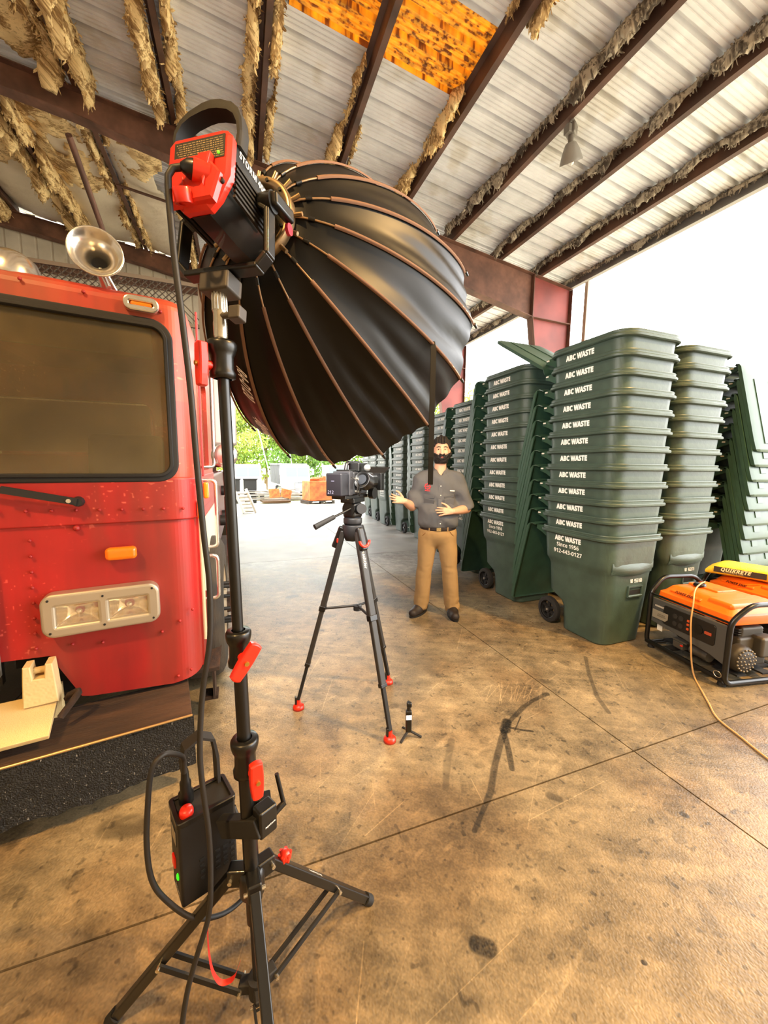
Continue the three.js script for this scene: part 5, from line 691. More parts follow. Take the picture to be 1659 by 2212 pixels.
{
  const t = thing('film_camera', 'black cinema camera with numbered battery on the tripod', 'film camera', [0.61, 1.335, -2.17], R(-45.7));
  part(t, 'body', box(0.12, 0.13, 0.16, 0, 0.085, 0.0, 0.01), GUN); part(t, 'base_plate', box(0.09, 0.02, 0.26, 0, 0.008, 0.02, 0.004), BLACKM);
  const bt = part(t, 'battery', box(0.1, 0.125, 0.075, 0.0, 0.08, 0.16, 0.008, 3), std('#121118', 0.45), 'dark battery block'); part(t, 'battery_plate', box(0.11, 0.135, 0.04, 0, 0.085, 0.1, 0.006), std('#2c2c30', 0.5)); part(bt, 'battery_number', put(plate(0.055, 0.03), -0.018, 0.04, 0.1983), print(0.055, 0.03, (x, w, h) => { x.fillStyle = '#8f8ba0'; x.font = '110px sans-serif'; x.fillText('212', w / 2, h / 2); }, 256)); part(bt, 'battery_mark', put(plate(0.025, 0.008), -0.005, 0.1, 0.1983), print(0.025, 0.008, (x, w, h) => { x.fillStyle = '#77748a'; x.font = 'bold 50px sans-serif'; x.fillText('CORE', w / 2, h / 2); }, 160));
  part(t, 'lens', put(lathe([[0.001, 0.0], [0.045, 0.0], [0.048, 0.03], [0.05, 0.06], [0.047, 0.062], [0.047, 0.1], [0.055, 0.105], [0.055, 0.16], [0.04, 0.16], [0.035, 0.13], [0.001, 0.12]], 32), 0, 0.085, -0.08, -PI / 2, 0, 0), BLACKM); part(t, 'matte_box', merge([box(0.15, 0.11, 0.05, 0, 0.085, -0.26, 0.006), put(box(0.15, 0.006, 0.12), 0, 0.15, -0.31, 0.4, 0, 0)]), BLACKM);
  const mon = part(t, 'viewfinder', merge([put(new THREE.CylinderGeometry(0.045, 0.05, 0.05, 28), 0.1, 0.1, 0.03, PI / 2 - 0.35, 0, 0), put(box(0.06, 0.05, 0.12, 0, 0, 0, 0.01), 0.09, 0.1, -0.05), put(lathe([[0.03, 0], [0.045, 0.004], [0.05, 0.018], [0.045, 0.02], [0.03, 0.01]], 28), 0.1, 0.1, 0.05, PI / 2 - 0.35, 0, 0)]), BLACKM, 'round viewfinder eyecup'); part(t, 'eyepiece', put(new THREE.CircleGeometry(0.028, 24), 0.1, 0.109, 0.064, -0.35, 0, 0), std('#33363b', 0.2, 0.3));
  part(t, 'top_handle', merge([pipe([[0, 0.15, 0.07], [0, 0.2, 0.06], [0, 0.2, -0.1], [0, 0.15, -0.1]], 0.011, 0.03), box(0.07, 0.05, 0.11, 0.03, 0.175, -0.02, 0.006), box(0.09, 0.012, 0.2, 0, 0.155, 0, 0.003)]), BLACKM); part(t, 'silver_knob', put(new THREE.SphereGeometry(0.02, 16, 12), 0.1, 0.172, 0.0), std('#a3a3a0', 0.3, 0.6));
  for (const s of [[0.06, 0.02, 0.03], [0.065, 0.05, 0.045], [0.07, 0.03, 0.0]]) part(t, 'looped_wire', tube([[0.03, 0.13, 0.09], [0.075 + s[0] * 0.2, 0.1, 0.1], [0.085, s[1], 0.09 - s[2]], [0.07, 0.02 + s[1] * 0.3, 0.04], [0.06, 0.06, -0.01 - s[2]]], 0.003, 30, 6), CABLE);
  for (const x of [-0.03, 0.03]) part(t, 'support_rod', rod([x, 0.0, 0.1], [x, 0.0, -0.26], 0.0075), STEEL); part(t, 'follow_focus', put(new THREE.CylinderGeometry(0.035, 0.035, 0.03, 24), 0.075, 0.02, -0.12, 0, 0, PI / 2), BLACKM); for (let i = 0; i < 6; i++) part(t, 'connector_plug', put(new THREE.CylinderGeometry(0.007, 0.007, 0.02, 10), 0.068, 0.04 + (i % 3) * 0.035, 0.03 + (i > 2 ? 0.035 : 0), 0, 0, PI / 2), i % 2 ? STEEL : BLACKM);
}
{
  const t = thing('pocket_camera', 'small black gimbal camera on a mini tripod on the floor', 'pocket camera', [0.845, 0, -1.83], -0.25);
  part(t, 'grip', box(0.034, 0.13, 0.03, 0, 0.095, 0, 0.008), BLACKM); part(t, 'screen', box(0.03, 0.026, 0.003, -0.001, 0.125, 0.0158), std('#eef2f6', 0.3, 0, { emissive: new THREE.Color('#e8f0ff'), emissiveIntensity: 0.8 }), 'small lit white screen'); part(t, 'gimbal_head', merge([put(box(0.03, 0.03, 0.026, 0, 0, 0, 0.009), 0.002, 0.193, 0), rod([0, 0.155, 0], [0, 0.18, 0], 0.011), put(new THREE.CylinderGeometry(0.008, 0.009, 0.014, 14), 0.002, 0.193, -0.018, PI / 2, 0, 0)]), BLACKM);
  for (let i = 0; i < 3; i++) { const a = i * 2 * PI / 3 + 0.25; part(t, 'leg', beam([Math.cos(a) * 0.008, 0.036, Math.sin(a) * 0.008], [Math.cos(a) * 0.075, 0.006, Math.sin(a) * 0.075], 0.014, 0.009, V(0, 1, 0), 0.003), BLACKMATT); }
}
// ================================================================ PERSON
{
  const t = thing('person', 'bearded man in grey work shirt and tan trousers gesturing with both hands', 'person', [1.857, 0, -3.415], R(-24));
  const SKIN = phys('#cc9c80', 0.55, 0, { sheen: 0.1 }), SHIRT = std('#54565a', 0.9, 0, { bumpMap: bumpFine, bumpScale: 0.001 }), PANTS = std('#96794f', 0.92, 0, { bumpMap: bumpFine, bumpScale: 0.001 }), HAIR = std('#15100d', 0.75), BOOT = std('#241b16', 0.6), BOOTTAN = std('#6d4526', 0.8);
  const RS = [-0.18, 1.385, 0], RE = [-0.262, 1.115, 0.02], RW = [-0.335, 1.185, 0.2], LS = [0.185, 1.385, 0], LE = [0.285, 1.10, 0.0], LW = [0.125, 1.095, 0.2];
  const HC = [0.015, 1.668, 0.03];
  // ---- skin: head, neck, forearms in one surface; hands and head on finer grids
  const head = (x, y, z) => {
    let d = ell(x, y, z, [HC[0], HC[1] + 0.025, HC[2] - 0.012], [0.076, 0.1, 0.094]);
    d = smin(d, ell(x, y, z, [HC[0], HC[1] - 0.045, HC[2] + 0.02], [0.06, 0.075, 0.07]), 0.04);
    d = smin(d, capsule(x, y, z, [HC[0], HC[1] + 0.012, HC[2] + 0.082], [HC[0], HC[1] - 0.026, HC[2] + 0.1], 0.009, 0.015), 0.018);
    for (const s of [-1, 1]) { d = smin(d, ell(x, y, z, [HC[0] + s * 0.08, HC[1] - 0.005, HC[2] - 0.008], [0.011, 0.031, 0.019]), 0.008); d = Math.max(d, -ell(x, y, z, [HC[0] + s * 0.031, HC[1] + 0.012, HC[2] + 0.09], [0.018, 0.011, 0.014])); d = smin(d, capsule(x, y, z, [HC[0] + s * 0.016, HC[1] + 0.03, HC[2] + 0.08], [HC[0] + s * 0.048, HC[1] + 0.028, HC[2] + 0.068], 0.007, 0.006), 0.012); d = smin(d, ell(x, y, z, [HC[0] + s * 0.04, HC[1] - 0.02, HC[2] + 0.062], [0.022, 0.02, 0.02]), 0.02); }
    d = smin(d, capsule(x, y, z, [HC[0] - 0.02, HC[1] - 0.06, HC[2] + 0.084], [HC[0] + 0.02, HC[1] - 0.06, HC[2] + 0.084], 0.008, 0.008), 0.008);
    return smin(d, capsule(x, y, z, [0.01, 1.45, -0.01], [0.013, 1.6, 0.0], 0.06, 0.056), 0.03);
  };
  const mid = (a, b, k) => a.map((q, i) => lerp(q, b[i], k));
  const arms = (x, y, z) => Math.min(capsule(x, y, z, RE, mid(RE, RW, 0.4), 0.046, 0.044), capsule(x, y, z, mid(RE, RW, 0.4), RW, 0.044, 0.029), capsule(x, y, z, LE, mid(LE, LW, 0.4), 0.046, 0.044), capsule(x, y, z, mid(LE, LW, 0.4), LW, 0.044, 0.029), capsule(x, y, z, RS, RE, 0.05, 0.046), capsule(x, y, z, LS, LE, 0.05, 0.046), capsule(x, y, z, [0, 1.0, 0], [0, 1.36, 0], 0.09, 0.1), capsule(x, y, z, [-0.16, 1.39, 0], [0.16, 1.39, 0], 0.04, 0.04), capsule(x, y, z, [0.01, 1.36, -0.01], [0.013, 1.52, 0.0], 0.07, 0.058));
  function hand(w, f, n, s, bend) { // wrist, finger direction, palm normal (bend towards), thumb side
    const F = V(...f).normalize(), Nn = V(...n), S = V(...s); Nn.addScaledVector(F, -Nn.dot(F)).normalize(); S.addScaledVector(F, -S.dot(F)).addScaledVector(Nn, -S.dot(Nn)).normalize();
    const at = (a, b, c) => { const p = V(...w).addScaledVector(F, a).addScaledVector(S, b).addScaledVector(Nn, c); return [p.x, p.y, p.z]; };
    const segs = []; const fing = [[0.028, 0.095, 0.07, 0.085], [0.01, 0.1, 0.08, 0.02], [-0.009, 0.096, 0.074, -0.05], [-0.027, 0.088, 0.06, -0.16]];
    fing.forEach(([b, a, L, sp], i) => { let p = [a - 0.012, b, 0]; let an = bend[i] * 0.35, q; for (let k = 0; k < 3; k++) { const l = L * [0.46, 0.3, 0.24][k]; q = [p[0] + Math.cos(an) * l, p[1] + sp * l * 1.4, p[2] + Math.sin(an) * l]; segs.push([at(...p), at(...q), [0.0088, 0.008, 0.0072][k], [0.008, 0.0072, 0.0062][k]]); p = q; an += bend[i] * 0.5; } });
    segs.push([at(0.03, 0.03, 0.006), at(0.06, 0.058, 0.012), 0.013, 0.0105], [at(0.06, 0.058, 0.012), at(0.085, 0.072, 0.014), 0.0095, 0.009], [at(0.085, 0.072, 0.014), at(0.107, 0.078, 0.012), 0.0088, 0.0072]);
    const palm = [[at(0.015, 0.012, 0), at(0.08, 0.024, 0), 0.017, 0.0135], [at(0.015, 0, 0), at(0.085, 0.006, 0), 0.017, 0.0135], [at(0.015, -0.01, 0), at(0.082, -0.012, 0), 0.016, 0.013], [at(0.02, -0.014, 0), at(0.072, -0.025, 0), 0.014, 0.012], [at(-0.006, 0, 0), at(0.02, 0, 0), 0.025, 0.021]];
    const f2 = (x, y, z) => { let d = 9; for (const q of palm) d = smin(d, capsule(x, y, z, ...q), 0.012); let e = 9; for (const q of segs) e = Math.min(e, capsule(x, y, z, ...q)); return smin(d, e, 0.006); };
    const c = at(0.07, 0.01, 0); return nets(f2, c.map((q) => q - 0.13), c.map((q) => q + 0.13), 0.0036);
  }
  const rh = hand(RW, [-0.86, 0.22, 0.42], [0.35, 0.25, 0.9], [0.12, 1, -0.1], [0.25, 0.2, 0.3, 0.45]), lh = hand(LW, [-0.93, 0.02, 0.3], [-0.1, -0.15, -1], [-0.25, 1, 0.15], [0.35, 0.4, 0.45, 0.5]);
  const body = merge([nets(head, [-0.12, 1.5, -0.12], [0.15, 1.82, 0.18], 0.0045), nets(arms, [-0.42, 0.88, -0.16], [0.4, 1.6, 0.3], 0.011), rh, lh]);
  const sk = part(t, 'body', body, SKIN);
  for (const s of [-1, 1]) { const e = part(t, 'eye', put(new THREE.SphereGeometry(0.0105, 14, 10), HC[0] + s * 0.031, HC[1] + 0.011, HC[2] + 0.0705), std('#a8917f', 0.4)); part(e, 'iris', put(new THREE.SphereGeometry(0.0062, 10, 8), HC[0] + s * 0.031 - 0.002, HC[1] + 0.011, HC[2] + 0.0765), std('#1d120c', 0.2)); part(t, 'eyebrow', tube([[HC[0] + s * 0.014, HC[1] + 0.034, HC[2] + 0.088], [HC[0] + s * 0.032, HC[1] + 0.039, HC[2] + 0.083], [HC[0] + s * 0.051, HC[1] + 0.033, HC[2] + 0.071]], 0.0048, 12, 6), HAIR); }
  part(t, 'lips', put(new THREE.SphereGeometry(1, 14, 8).scale(0.021, 0.0065, 0.008), HC[0], HC[1] - 0.061, HC[2] + 0.091), std('#a85b4c', 0.5));
  const hairF = (x, y, z) => { const base = ell(x, y, z, [HC[0], HC[1] + 0.034, HC[2] - 0.018], [0.084, 0.106, 0.1]), n = (fbm(x * 60 + 9, y * 60 + z * 75, 2) - 0.5) * 0.034; const line = HC[1] + 0.066 + 0.02 * (fbm(x * 50, z * 30, 2) - 0.5) + 0.25 * Math.max(0, 0.03 - Math.abs(Math.abs(x - HC[0]) - 0.045)) - 0.03 * sstep(HC[2] + 0.05, HC[2] + 0.03, z) - 0.05 * sstep(HC[2] + 0.012, HC[2] - 0.005, z) - 0.06 * sstep(HC[2] - 0.03, HC[2] - 0.05, z); return Math.max(base - 0.006 + n, line - y); };
  part(t, 'hair', nets(hairF, [-0.11, 1.54, -0.14], [0.14, 1.84, 0.16], 0.005), HAIR, 'short curly dark hair');
  const beardF = (x, y, z) => { const n = (fbm(x * 80, y * 80 + z * 60, 2) - 0.5) * 0.012, jaw = Math.abs(x - HC[0]); const top = HC[1] - 0.056 + jaw * 0.5 + (Math.abs(y - HC[1] + 0.04) < 0.02 && jaw < 0.03 ? 0.02 : 0); return Math.max(head(x, y, z) - 0.012 + n, y - top, HC[1] - 0.14 - y, HC[2] + 0.005 + (0.075 - jaw) * 0.35 - z, 1.545 - y, -(Math.hypot((x - HC[0]) * 0.7, y - HC[1] + 0.061) - 0.01)); };
  part(t, 'beard', nets(beardF, [-0.12, 1.52, -0.02], [0.15, 1.72, 0.18], 0.005), HAIR, 'full dark beard');
  // ---- shirt
  const wr = (x, y, z, k = 1) => k * (0.02 * (fbm(x * 11 + 3, y * 9 + z * 8, 3) - 0.5) + 0.012 * Math.sin(y * 38 + x * 22 + 4 * fbm(x * 5, y * 5, 2)) * fbm(x * 6 + 8, y * 6, 2));
  const shirtF = (x, y, z) => {
    let d = capsule(x, y, z, [0, 1.0, 0.012], [0, 1.33, -0.005], 0.158, 0.162, 1.16, 0.78);
    d = smin(d, ell(x, y, z, [0, 1.02, 0.045], [0.2, 0.14, 0.15]), 0.08); d = smin(d, capsule(x, y, z, [-0.14, 1.392, -0.01], [0.145, 1.392, -0.01], 0.066, 0.066), 0.08);
    d = smin(d, capsule(x, y, z, RS, mid(RS, RE, 0.93), 0.072, 0.072), 0.045); d = smin(d, capsule(x, y, z, LS, mid(LS, LE, 0.93), 0.072, 0.075), 0.045); d = smin(d, capsule(x, y, z, [0.01, 1.44, -0.012], [0.012, 1.5, -0.012], 0.074, 0.066), 0.03);
    const clipE = (S, E) => { const k = V(E[0] - S[0], E[1] - S[1], E[2] - S[2]), L = k.length(); k.divideScalar(L); return ((x - S[0]) * k.x + (y - S[1]) * k.y + (z - S[2]) * k.z) - L * 1.02; };
    if (x < -0.2) d = Math.max(d, clipE(RS, RE)); if (x > 0.2) d = Math.max(d, clipE(LS, LE));
    d = Math.max(d + wr(x, y, z), 0.905 - y + 0.02 * Math.cos(x * 9), -(capsule(x, y, z, [0.012, 1.425, 0.075], [0.012, 1.56, 0.05], 0.012, 0.06)));
    return Math.max(d, -(capsule(x, y, z, [0.012, 1.47, -0.008], [0.012, 1.6, 0.0], 0.058, 0.064)), y - 1.512);
  };
  const sh = part(t, 'shirt', nets(shirtF, [-0.42, 0.86, -0.22], [0.44, 1.56, 0.26], 0.011), SHIRT, 'grey short-sleeved work shirt');
  const front = (f, x, y) => { let z = 0.35; while (z > -0.2 && f(x, y, z) > 0.001) z -= 0.0025; return z; };
  const onShirt = (x, y, w, h, th = 0.004) => { const z = front(shirtF, x, y), zx = (front(shirtF, x + 0.03, y) - front(shirtF, x - 0.03, y)) / 0.06, zy = (front(shirtF, x, y + 0.03) - front(shirtF, x, y - 0.03)) / 0.06; return { z, rx: Math.atan(zy) * -1 * -1, ry: -Math.atan(zx), place: (g) => put(g, x, y, z + th, -Math.atan(zy), Math.atan(-zx), 0) }; };
  for (const [x, y] of [[-0.1, 1.225], [0.095, 1.225]]) { part(sh, 'pocket_flap', onShirt(x, y, 0, 0, 0.001).place(box(0.115, 0.035, 0.008, 0, 0, 0, 0.004)), SHIRT); part(sh, 'pocket', onShirt(x, y - 0.06, 0, 0, -0.001).place(box(0.105, 0.09, 0.006, 0, 0, 0, 0.004)), SHIRT); }
  for (const y of [1.33, 1.24, 1.15, 1.06, 0.97]) part(sh, 'button', onShirt(0.012, y, 0, 0, 0.002).place(put(new THREE.CylinderGeometry(0.0055, 0.0055, 0.004, 10), 0, 0, 0, PI / 2, 0, 0)), std('#cfcabf', 0.4));
  part(sh, 'placket', loft([1.4, 1.3, 1.2, 1.1, 1.0, 0.93].map((y) => [-0.01, 0.03].map((x) => V(x, y, front(shirtF, x, y) + 0.0015)).concat([0.03, -0.01].map((x) => V(x, y, front(shirtF, x, y) - 0.002)))), { crease: 0.6 }), SHIRT);
  part(sh, 'emblem', onShirt(-0.115, 1.315, 0, 0, 0.011).place(plate(0.075, 0.085)), print(0.075, 0.085, (x, w, h) => { x.strokeStyle = x.fillStyle = '#d8313a'; x.lineWidth = 14; x.beginPath(); x.arc(w / 2, h * 0.4, w * 0.32, 0, 7); x.stroke(); for (let i = 0; i < 8; i++) { const a = i * PI / 4; x.beginPath(); x.arc(w / 2 + Math.cos(a) * w * 0.36, h * 0.4 + Math.sin(a) * w * 0.36, w * 0.1, 0, 7); x.fill(); } x.font = 'bold 66px sans-serif'; x.fillText('ABC', w / 2, h * 0.4); x.font = 'bold 58px sans-serif'; x.fillText('WASTE', w / 2, h * 0.88); }, 256), 'red embroidered chest emblem'); part(sh, 'chest_label', onShirt(0.125, 1.285, 0, 0, 0.004).place(plate(0.05, 0.012)), std('#cfcdc6', 0.7), 'small pale chest label');
  for (const s of [-1, 1]) part(sh, 'collar_wing', loft([[0.012 + s * 0.02, 1.415, 0.088], [0.012 + s * 0.055, 1.455, 0.066], [0.012 + s * 0.078, 1.49, 0.02], [0.012 + s * 0.07, 1.505, -0.03]].map(([x, y, z], i) => [V(x, y, z), V(x + s * 0.026, y - 0.03, z + 0.008), V(x + s * 0.028, y - 0.028, z + 0.002), V(x, y + 0.002, z - 0.005)]), { crease: 0.7 }), SHIRT, 'shirt collar');
  // ---- trousers, belt, boots
  const RK = [-0.122, 0.48, 0.015], RA = [-0.15, 0.09, -0.01], LK = [0.13, 0.48, 0.02], LA = [0.165, 0.09, 0.02];
  const pantsF = (x, y, z) => { let d = ell(x, y, z, [0, 0.87, 0.005], [0.185, 0.15, 0.14]); d = smin(d, capsule(x, y, z, [-0.092, 0.82, 0], RK, 0.103, 0.08), 0.04); d = smin(d, capsule(x, y, z, [0.092, 0.82, 0], LK, 0.103, 0.08), 0.04); d = Math.min(d, capsule(x, y, z, RK, RA, 0.08, 0.082)); d = Math.min(d, capsule(x, y, z, LK, LA, 0.08, 0.082)); const cr = sstep(0.32, 0.06, y) + 0.6 * sstep(0.14, 0.02, Math.abs(y - 0.47)) + 0.25; d += cr * 0.034 * Math.abs(fbm(x * 7 + y * 5 + 3, y * 19 + z * 7, 3) - 0.5) + 0.014 * (fbm(x * 10, y * 7 + z * 8, 3) - 0.5); return Math.max(d, y - 0.93, 0.045 - y); };
  const pn = part(t, 'trousers', nets(pantsF, [-0.27, 0.02, -0.17], [0.29, 0.95, 0.19], 0.011), PANTS, 'tan canvas work trousers');
  const beltR = []; for (const [y, o] of [[0.9, 0.004], [0.905, 0.009], [0.938, 0.009], [0.942, 0.004], [0.942, -0.006], [0.9, -0.006]]) { const r = []; for (let i = 0; i < 40; i++) { const a = i / 40 * 2 * PI; r.push(V(Math.cos(a) * (0.176 + o), y - 0.012 * Math.max(0, Math.sin(a)), 0.006 + Math.sin(a) * (0.134 + o))); } beltR.push(r); } beltR.push(beltR[0]);
  const bl = part(t, 'belt', loft(beltR, { cap: false }), std('#1c120e', 0.5), 'dark leather belt'); part(bl, 'buckle', put(box(0.045, 0.034, 0.008, 0, 0, 0, 0.006), 0, 0.908, 0.152), std('#c9b98c', 0.25, 0.9), 'oval metal buckle'); for (const x of [-0.09, 0.09]) part(bl, 'belt_loop', put(box(0.012, 0.055, 0.008, 0, 0, 0, 0.003), x, 0.916, 0.13), PANTS); 
  part(pn, 'pocket_seam', merge([-1, 1].map((s) => tube([[s * 0.1, 0.9, 0.12], [s * 0.14, 0.85, 0.105], [s * 0.175, 0.82, 0.06]], 0.003, 12, 6))), std('#7d5526', 0.9));
  for (const [a, d] of [[RA, [-0.55, 0.83]], [LA, [0.12, 0.99]]]) {
    const f = (x, y, z) => { const hx = a[0] - d[0] * 0.055, hz = a[2] - d[1] * 0.055, tx = a[0] + d[0] * 0.15, tz = a[2] + d[1] * 0.15; let q = capsule(x, y, z, [hx, 0.055, hz], [a[0] + d[0] * 0.06, 0.06, a[2] + d[1] * 0.06], 0.046, 0.048); q = smin(q, capsule(x, y, z, [a[0] + d[0] * 0.07, 0.045, a[2] + d[1] * 0.07], [tx, 0.04, tz], 0.05, 0.044), 0.03); q = smin(q, capsule(x, y, z, [a[0], 0.07, a[2]], [a[0], 0.15, a[2] - 0.005], 0.05, 0.052), 0.03); return Math.max(q, 0.018 - y); };
    const b = part(t, 'boot', nets(f, [a[0] - 0.24, -0.02, a[2] - 0.16], [a[0] + 0.24, 0.22, a[2] + 0.28], 0.0085), BOOT, 'dark work boot'); const c = V(a[0] + d[0] * 0.045, 0.009, a[2] + d[1] * 0.045), g = loft([0, 0.019].map((y) => { const r = []; for (let i = 0; i < 28; i++) { const an = i / 28 * 2 * PI, u = Math.cos(an) * 0.152, v = Math.sin(an) * (0.05 + 0.006 * Math.cos(an)); r.push(V(c.x + d[0] * u + d[1] * v, y, c.z + d[1] * u - d[0] * v)); } return r; }), { crease: 0.7 }); part(b, 'sole', g, std('#0f0d0c', 0.9));
  }
}
// ================================================================ GENERATORS
const ORANGE = phys('#ff7414', 0.42, 0, { clearcoat: 0.15, bumpMap: bumpFine, bumpScale: 0.0008 }), ENG = std('#57534c', 0.5, 0.45), PANEL = std('#4a4a48', 0.5), PANELBLK = std('#1a1817', 0.4);
function generator(label, pos, turn, more) {
  const t = thing('generator', label, 'generator', pos, turn, 'portable generators');
  const X = 0.325, Z = 0.28, r = 0.018;
  for (const s of [-1, 1]) part(t, 'frame_hoop', pipe([[s * X, 0.03, -Z], [s * X, 0.03, Z], [s * X, 0.48, Z], [s * (X + 0.02), 0.6, Z * 0.55], [s * (X + 0.02), 0.6, -Z * 0.55], [s * X, 0.48, -Z]], r, 0.06, 12, true), BLACKM, 'black tubular frame hoop');
  for (const z of [-Z, Z]) part(t, 'bottom_rail', rod([-X, 0.05, z], [X, 0.05, z], r), BLACKM); for (const z of [-Z, Z]) part(t, 'top_rail', rod([-X, 0.47, z], [X, 0.47, z], 0.008), BLACKM);
  part(t, 'cross_tray', merge([box(0.6, 0.012, 0.08, 0, 0.06, 0.1), box(0.6, 0.012, 0.08, 0, 0.06, -0.12), box(0.06, 0.02, 0.54, -0.15, 0.055, 0), box(0.06, 0.02, 0.54, 0.18, 0.055, 0)]), BLACKMATT);
  for (const s of [-1, 1]) for (const z of [-1, 1]) part(t, 'rubber_foot', put(new THREE.CylinderGeometry(0.022, 0.026, 0.03, 14), s * (X - 0.03), 0.015, z * (Z - 0.02)), RUBBER);
  // moulded tank
  const sec = [[0.44, 0.6, 0.5, 0.03], [0.455, 0.61, 0.51, 0.035], [0.5, 0.6, 0.5, 0.04], [0.515, 0.56, 0.46, 0.05], [0.555, 0.5, 0.4, 0.05], [0.57, 0.44, 0.36, 0.05], [0.573, 0.3, 0.25, 0.05]];
  const tank = part(t, 'fuel_tank', loft(sec.map(([y, w, d, q]) => rrect(w, d, q, y, 0, -0.01, 5)), { crease: 0.6 }), ORANGE, 'bright orange fuel tank'); part(tank, 'raised_pad', merge([put(box(0.24, 0.02, 0.18, 0, 0, 0, 0.008), -0.1, 0.576, -0.05), put(box(0.18, 0.045, 0.42, 0, 0, 0, 0.02), 0.17, 0.55, -0.01), put(box(0.26, 0.03, 0.03, 0, 0, 0, 0.01), -0.08, 0.525, 0.205, 0.5, 0, 0)]), ORANGE);
  part(tank, 'fuel_cap', put(lathe([[0.001, 0.022], [0.035, 0.022], [0.042, 0.014], [0.042, 0]], 24), -0.13, 0.582, 0.03), BLACKM, 'black fuel cap'); part(tank, 'tank_lettering', put(plate(0.16, 0.03), -0.08, 0.534, 0.2215, -0.9, 0, 0), print(0.16, 0.03, (x, w, h) => { x.fillStyle = '#3a1605'; x.font = '900 76px sans-serif'; x.fillText('POWER 5500', w / 2, h / 2, w * 0.98); }, 384));
  part(tank, 'gauge_sticker', put(plate(0.12, 0.06), 0.0, 0.5866, 0.0, -PI / 2, 0, 0), print(0.12, 0.06, (x, w, h) => { x.strokeStyle = '#7a3a08'; x.lineWidth = 4; for (let i = 0; i < 4; i++) { x.beginPath(); x.moveTo(12, 20 + i * 26); x.lineTo(w - 20 - i * 22, 20 + i * 26); x.stroke(); } }, 256));
  // control panel
  part(t, 'panel_frame', put(extrude(poly([[-0.3, 0.24], [0.2, 0.19], [0.3, 0.16], [0.3, 0.435], [-0.3, 0.435]]), 0.012, 0.004, 1), 0, 0, Z - 0.02), PANEL, 'grey control panel'); const cp = part(t, 'control_panel', put(extrude(rshape(0.42, 0.15, 0.02, 0.02, 0.335), 0.006, 0.002, 1), 0, 0, Z - 0.004), PANELBLK);
  part(cp, 'rating_plate', put(extrude(poly([[-0.07, -0.035], [0.05, -0.035], [0.07, -0.015], [0.07, 0.03], [-0.07, 0.03]]), 0.004, 0.002, 1), -0.215, 0.315, Z + 0.002), std('#9c9484', 0.5, 0.3)); part(cp, 'maker_lettering', put(plate(0.1, 0.02), -0.225, 0.385, Z + 0.0065), print(0.11, 0.022, (x, w, h) => { x.fillStyle = '#d9d2c4'; x.font = '900 60px sans-serif'; x.fillText('GENERAC', w / 2, h / 2, w * 0.95); }, 320)); part(cp, 'plate_lettering', put(plate(0.1, 0.03), -0.2, 0.315, Z + 0.0085), print(0.1, 0.03, (x, w, h) => { x.fillStyle = '#5a5448'; x.font = 'bold 44px sans-serif'; x.fillText('PORTABLE', w / 2, h * 0.3); x.fillText('GENERATOR', w / 2, h * 0.75); }, 320));
  for (const [x, y] of [[-0.08, 0.36], [-0.03, 0.36], [-0.08, 0.3], [-0.03, 0.3]]) part(cp, 'outlet', put(new THREE.CylinderGeometry(0.02, 0.02, 0.006, 18), x, y, Z + 0.005, PI / 2, 0, 0), std('#2d2a28', 0.5)); for (const y of [0.365, 0.335, 0.3]) part(cp, 'breaker', box(0.018, 0.018, 0.01, 0.03, y, Z + 0.006, 0.003), std('#c9501e', 0.5), 'orange breaker button'); part(cp, 'twist_outlet', put(new THREE.CylinderGeometry(0.036, 0.036, 0.008, 24), 0.11, 0.335, Z + 0.005, PI / 2, 0, 0), std('#0e0d0c', 0.4)); part(cp, 'power_switch', box(0.05, 0.022, 0.012, 0.185, 0.335, Z + 0.006, 0.004), std('#b04a2c', 0.5), 'red-brown switch');
  part(t, 'warning_label', put(plate(0.05, 0.06), -0.24, 0.2, Z - 0.03), std('#d9d5c8', 0.7));
  // engine block, alternator, starter guard, muffler
  part(t, 'engine', merge([box(0.24, 0.22, 0.26, 0.12, 0.2, -0.05, 0.02), box(0.16, 0.1, 0.2, 0.14, 0.33, -0.06, 0.02), ...[0, 1, 2, 3, 4].map((i) => box(0.17, 0.006, 0.22, 0.13, 0.29 + i * 0.018, -0.05))]), ENG); part(t, 'alternator', merge([put(new THREE.CylinderGeometry(0.12, 0.12, 0.24, 28), -0.12, 0.19, -0.02, 0, 0, PI / 2), put(new THREE.CylinderGeometry(0.1, 0.1, 0.3, 28), -0.13, 0.19, -0.02, 0, 0, PI / 2)]), ENG);
  part(t, 'carburettor', merge([box(0.09, 0.06, 0.08, -0.08, 0.12, 0.2, 0.01), put(new THREE.CylinderGeometry(0.035, 0.04, 0.14, 18), 0.08, 0.13, 0.2, 0, 0, PI / 2), box(0.12, 0.012, 0.05, -0.06, 0.16, 0.22)]), ENG); part(t, 'choke_lever', box(0.02, 0.012, 0.01, -0.04, 0.13, 0.245, 0.003), REDPL);
  const st = part(t, 'starter_cover', put(lathe([[0.001, 0.03], [0.05, 0.03], [0.085, 0.018], [0.1, -0.01], [0.1, -0.05]], 32), 0.28, 0.17, 0.08, 0, 0, -PI / 2), std('#3a3734', 0.5, 0.3)); for (let k = 1; k < 4; k++) for (let i = 0; i < k * 6; i++) { const a = i / (k * 6) * 2 * PI; part(st, 'guard_stud', put(new THREE.SphereGeometry(0.008, 6, 4), 0.312 - k * 0.003, 0.17 + Math.sin(a) * k * 0.026, 0.08 + Math.cos(a) * k * 0.026), std('#7d776c', 0.45, 0.4)); }
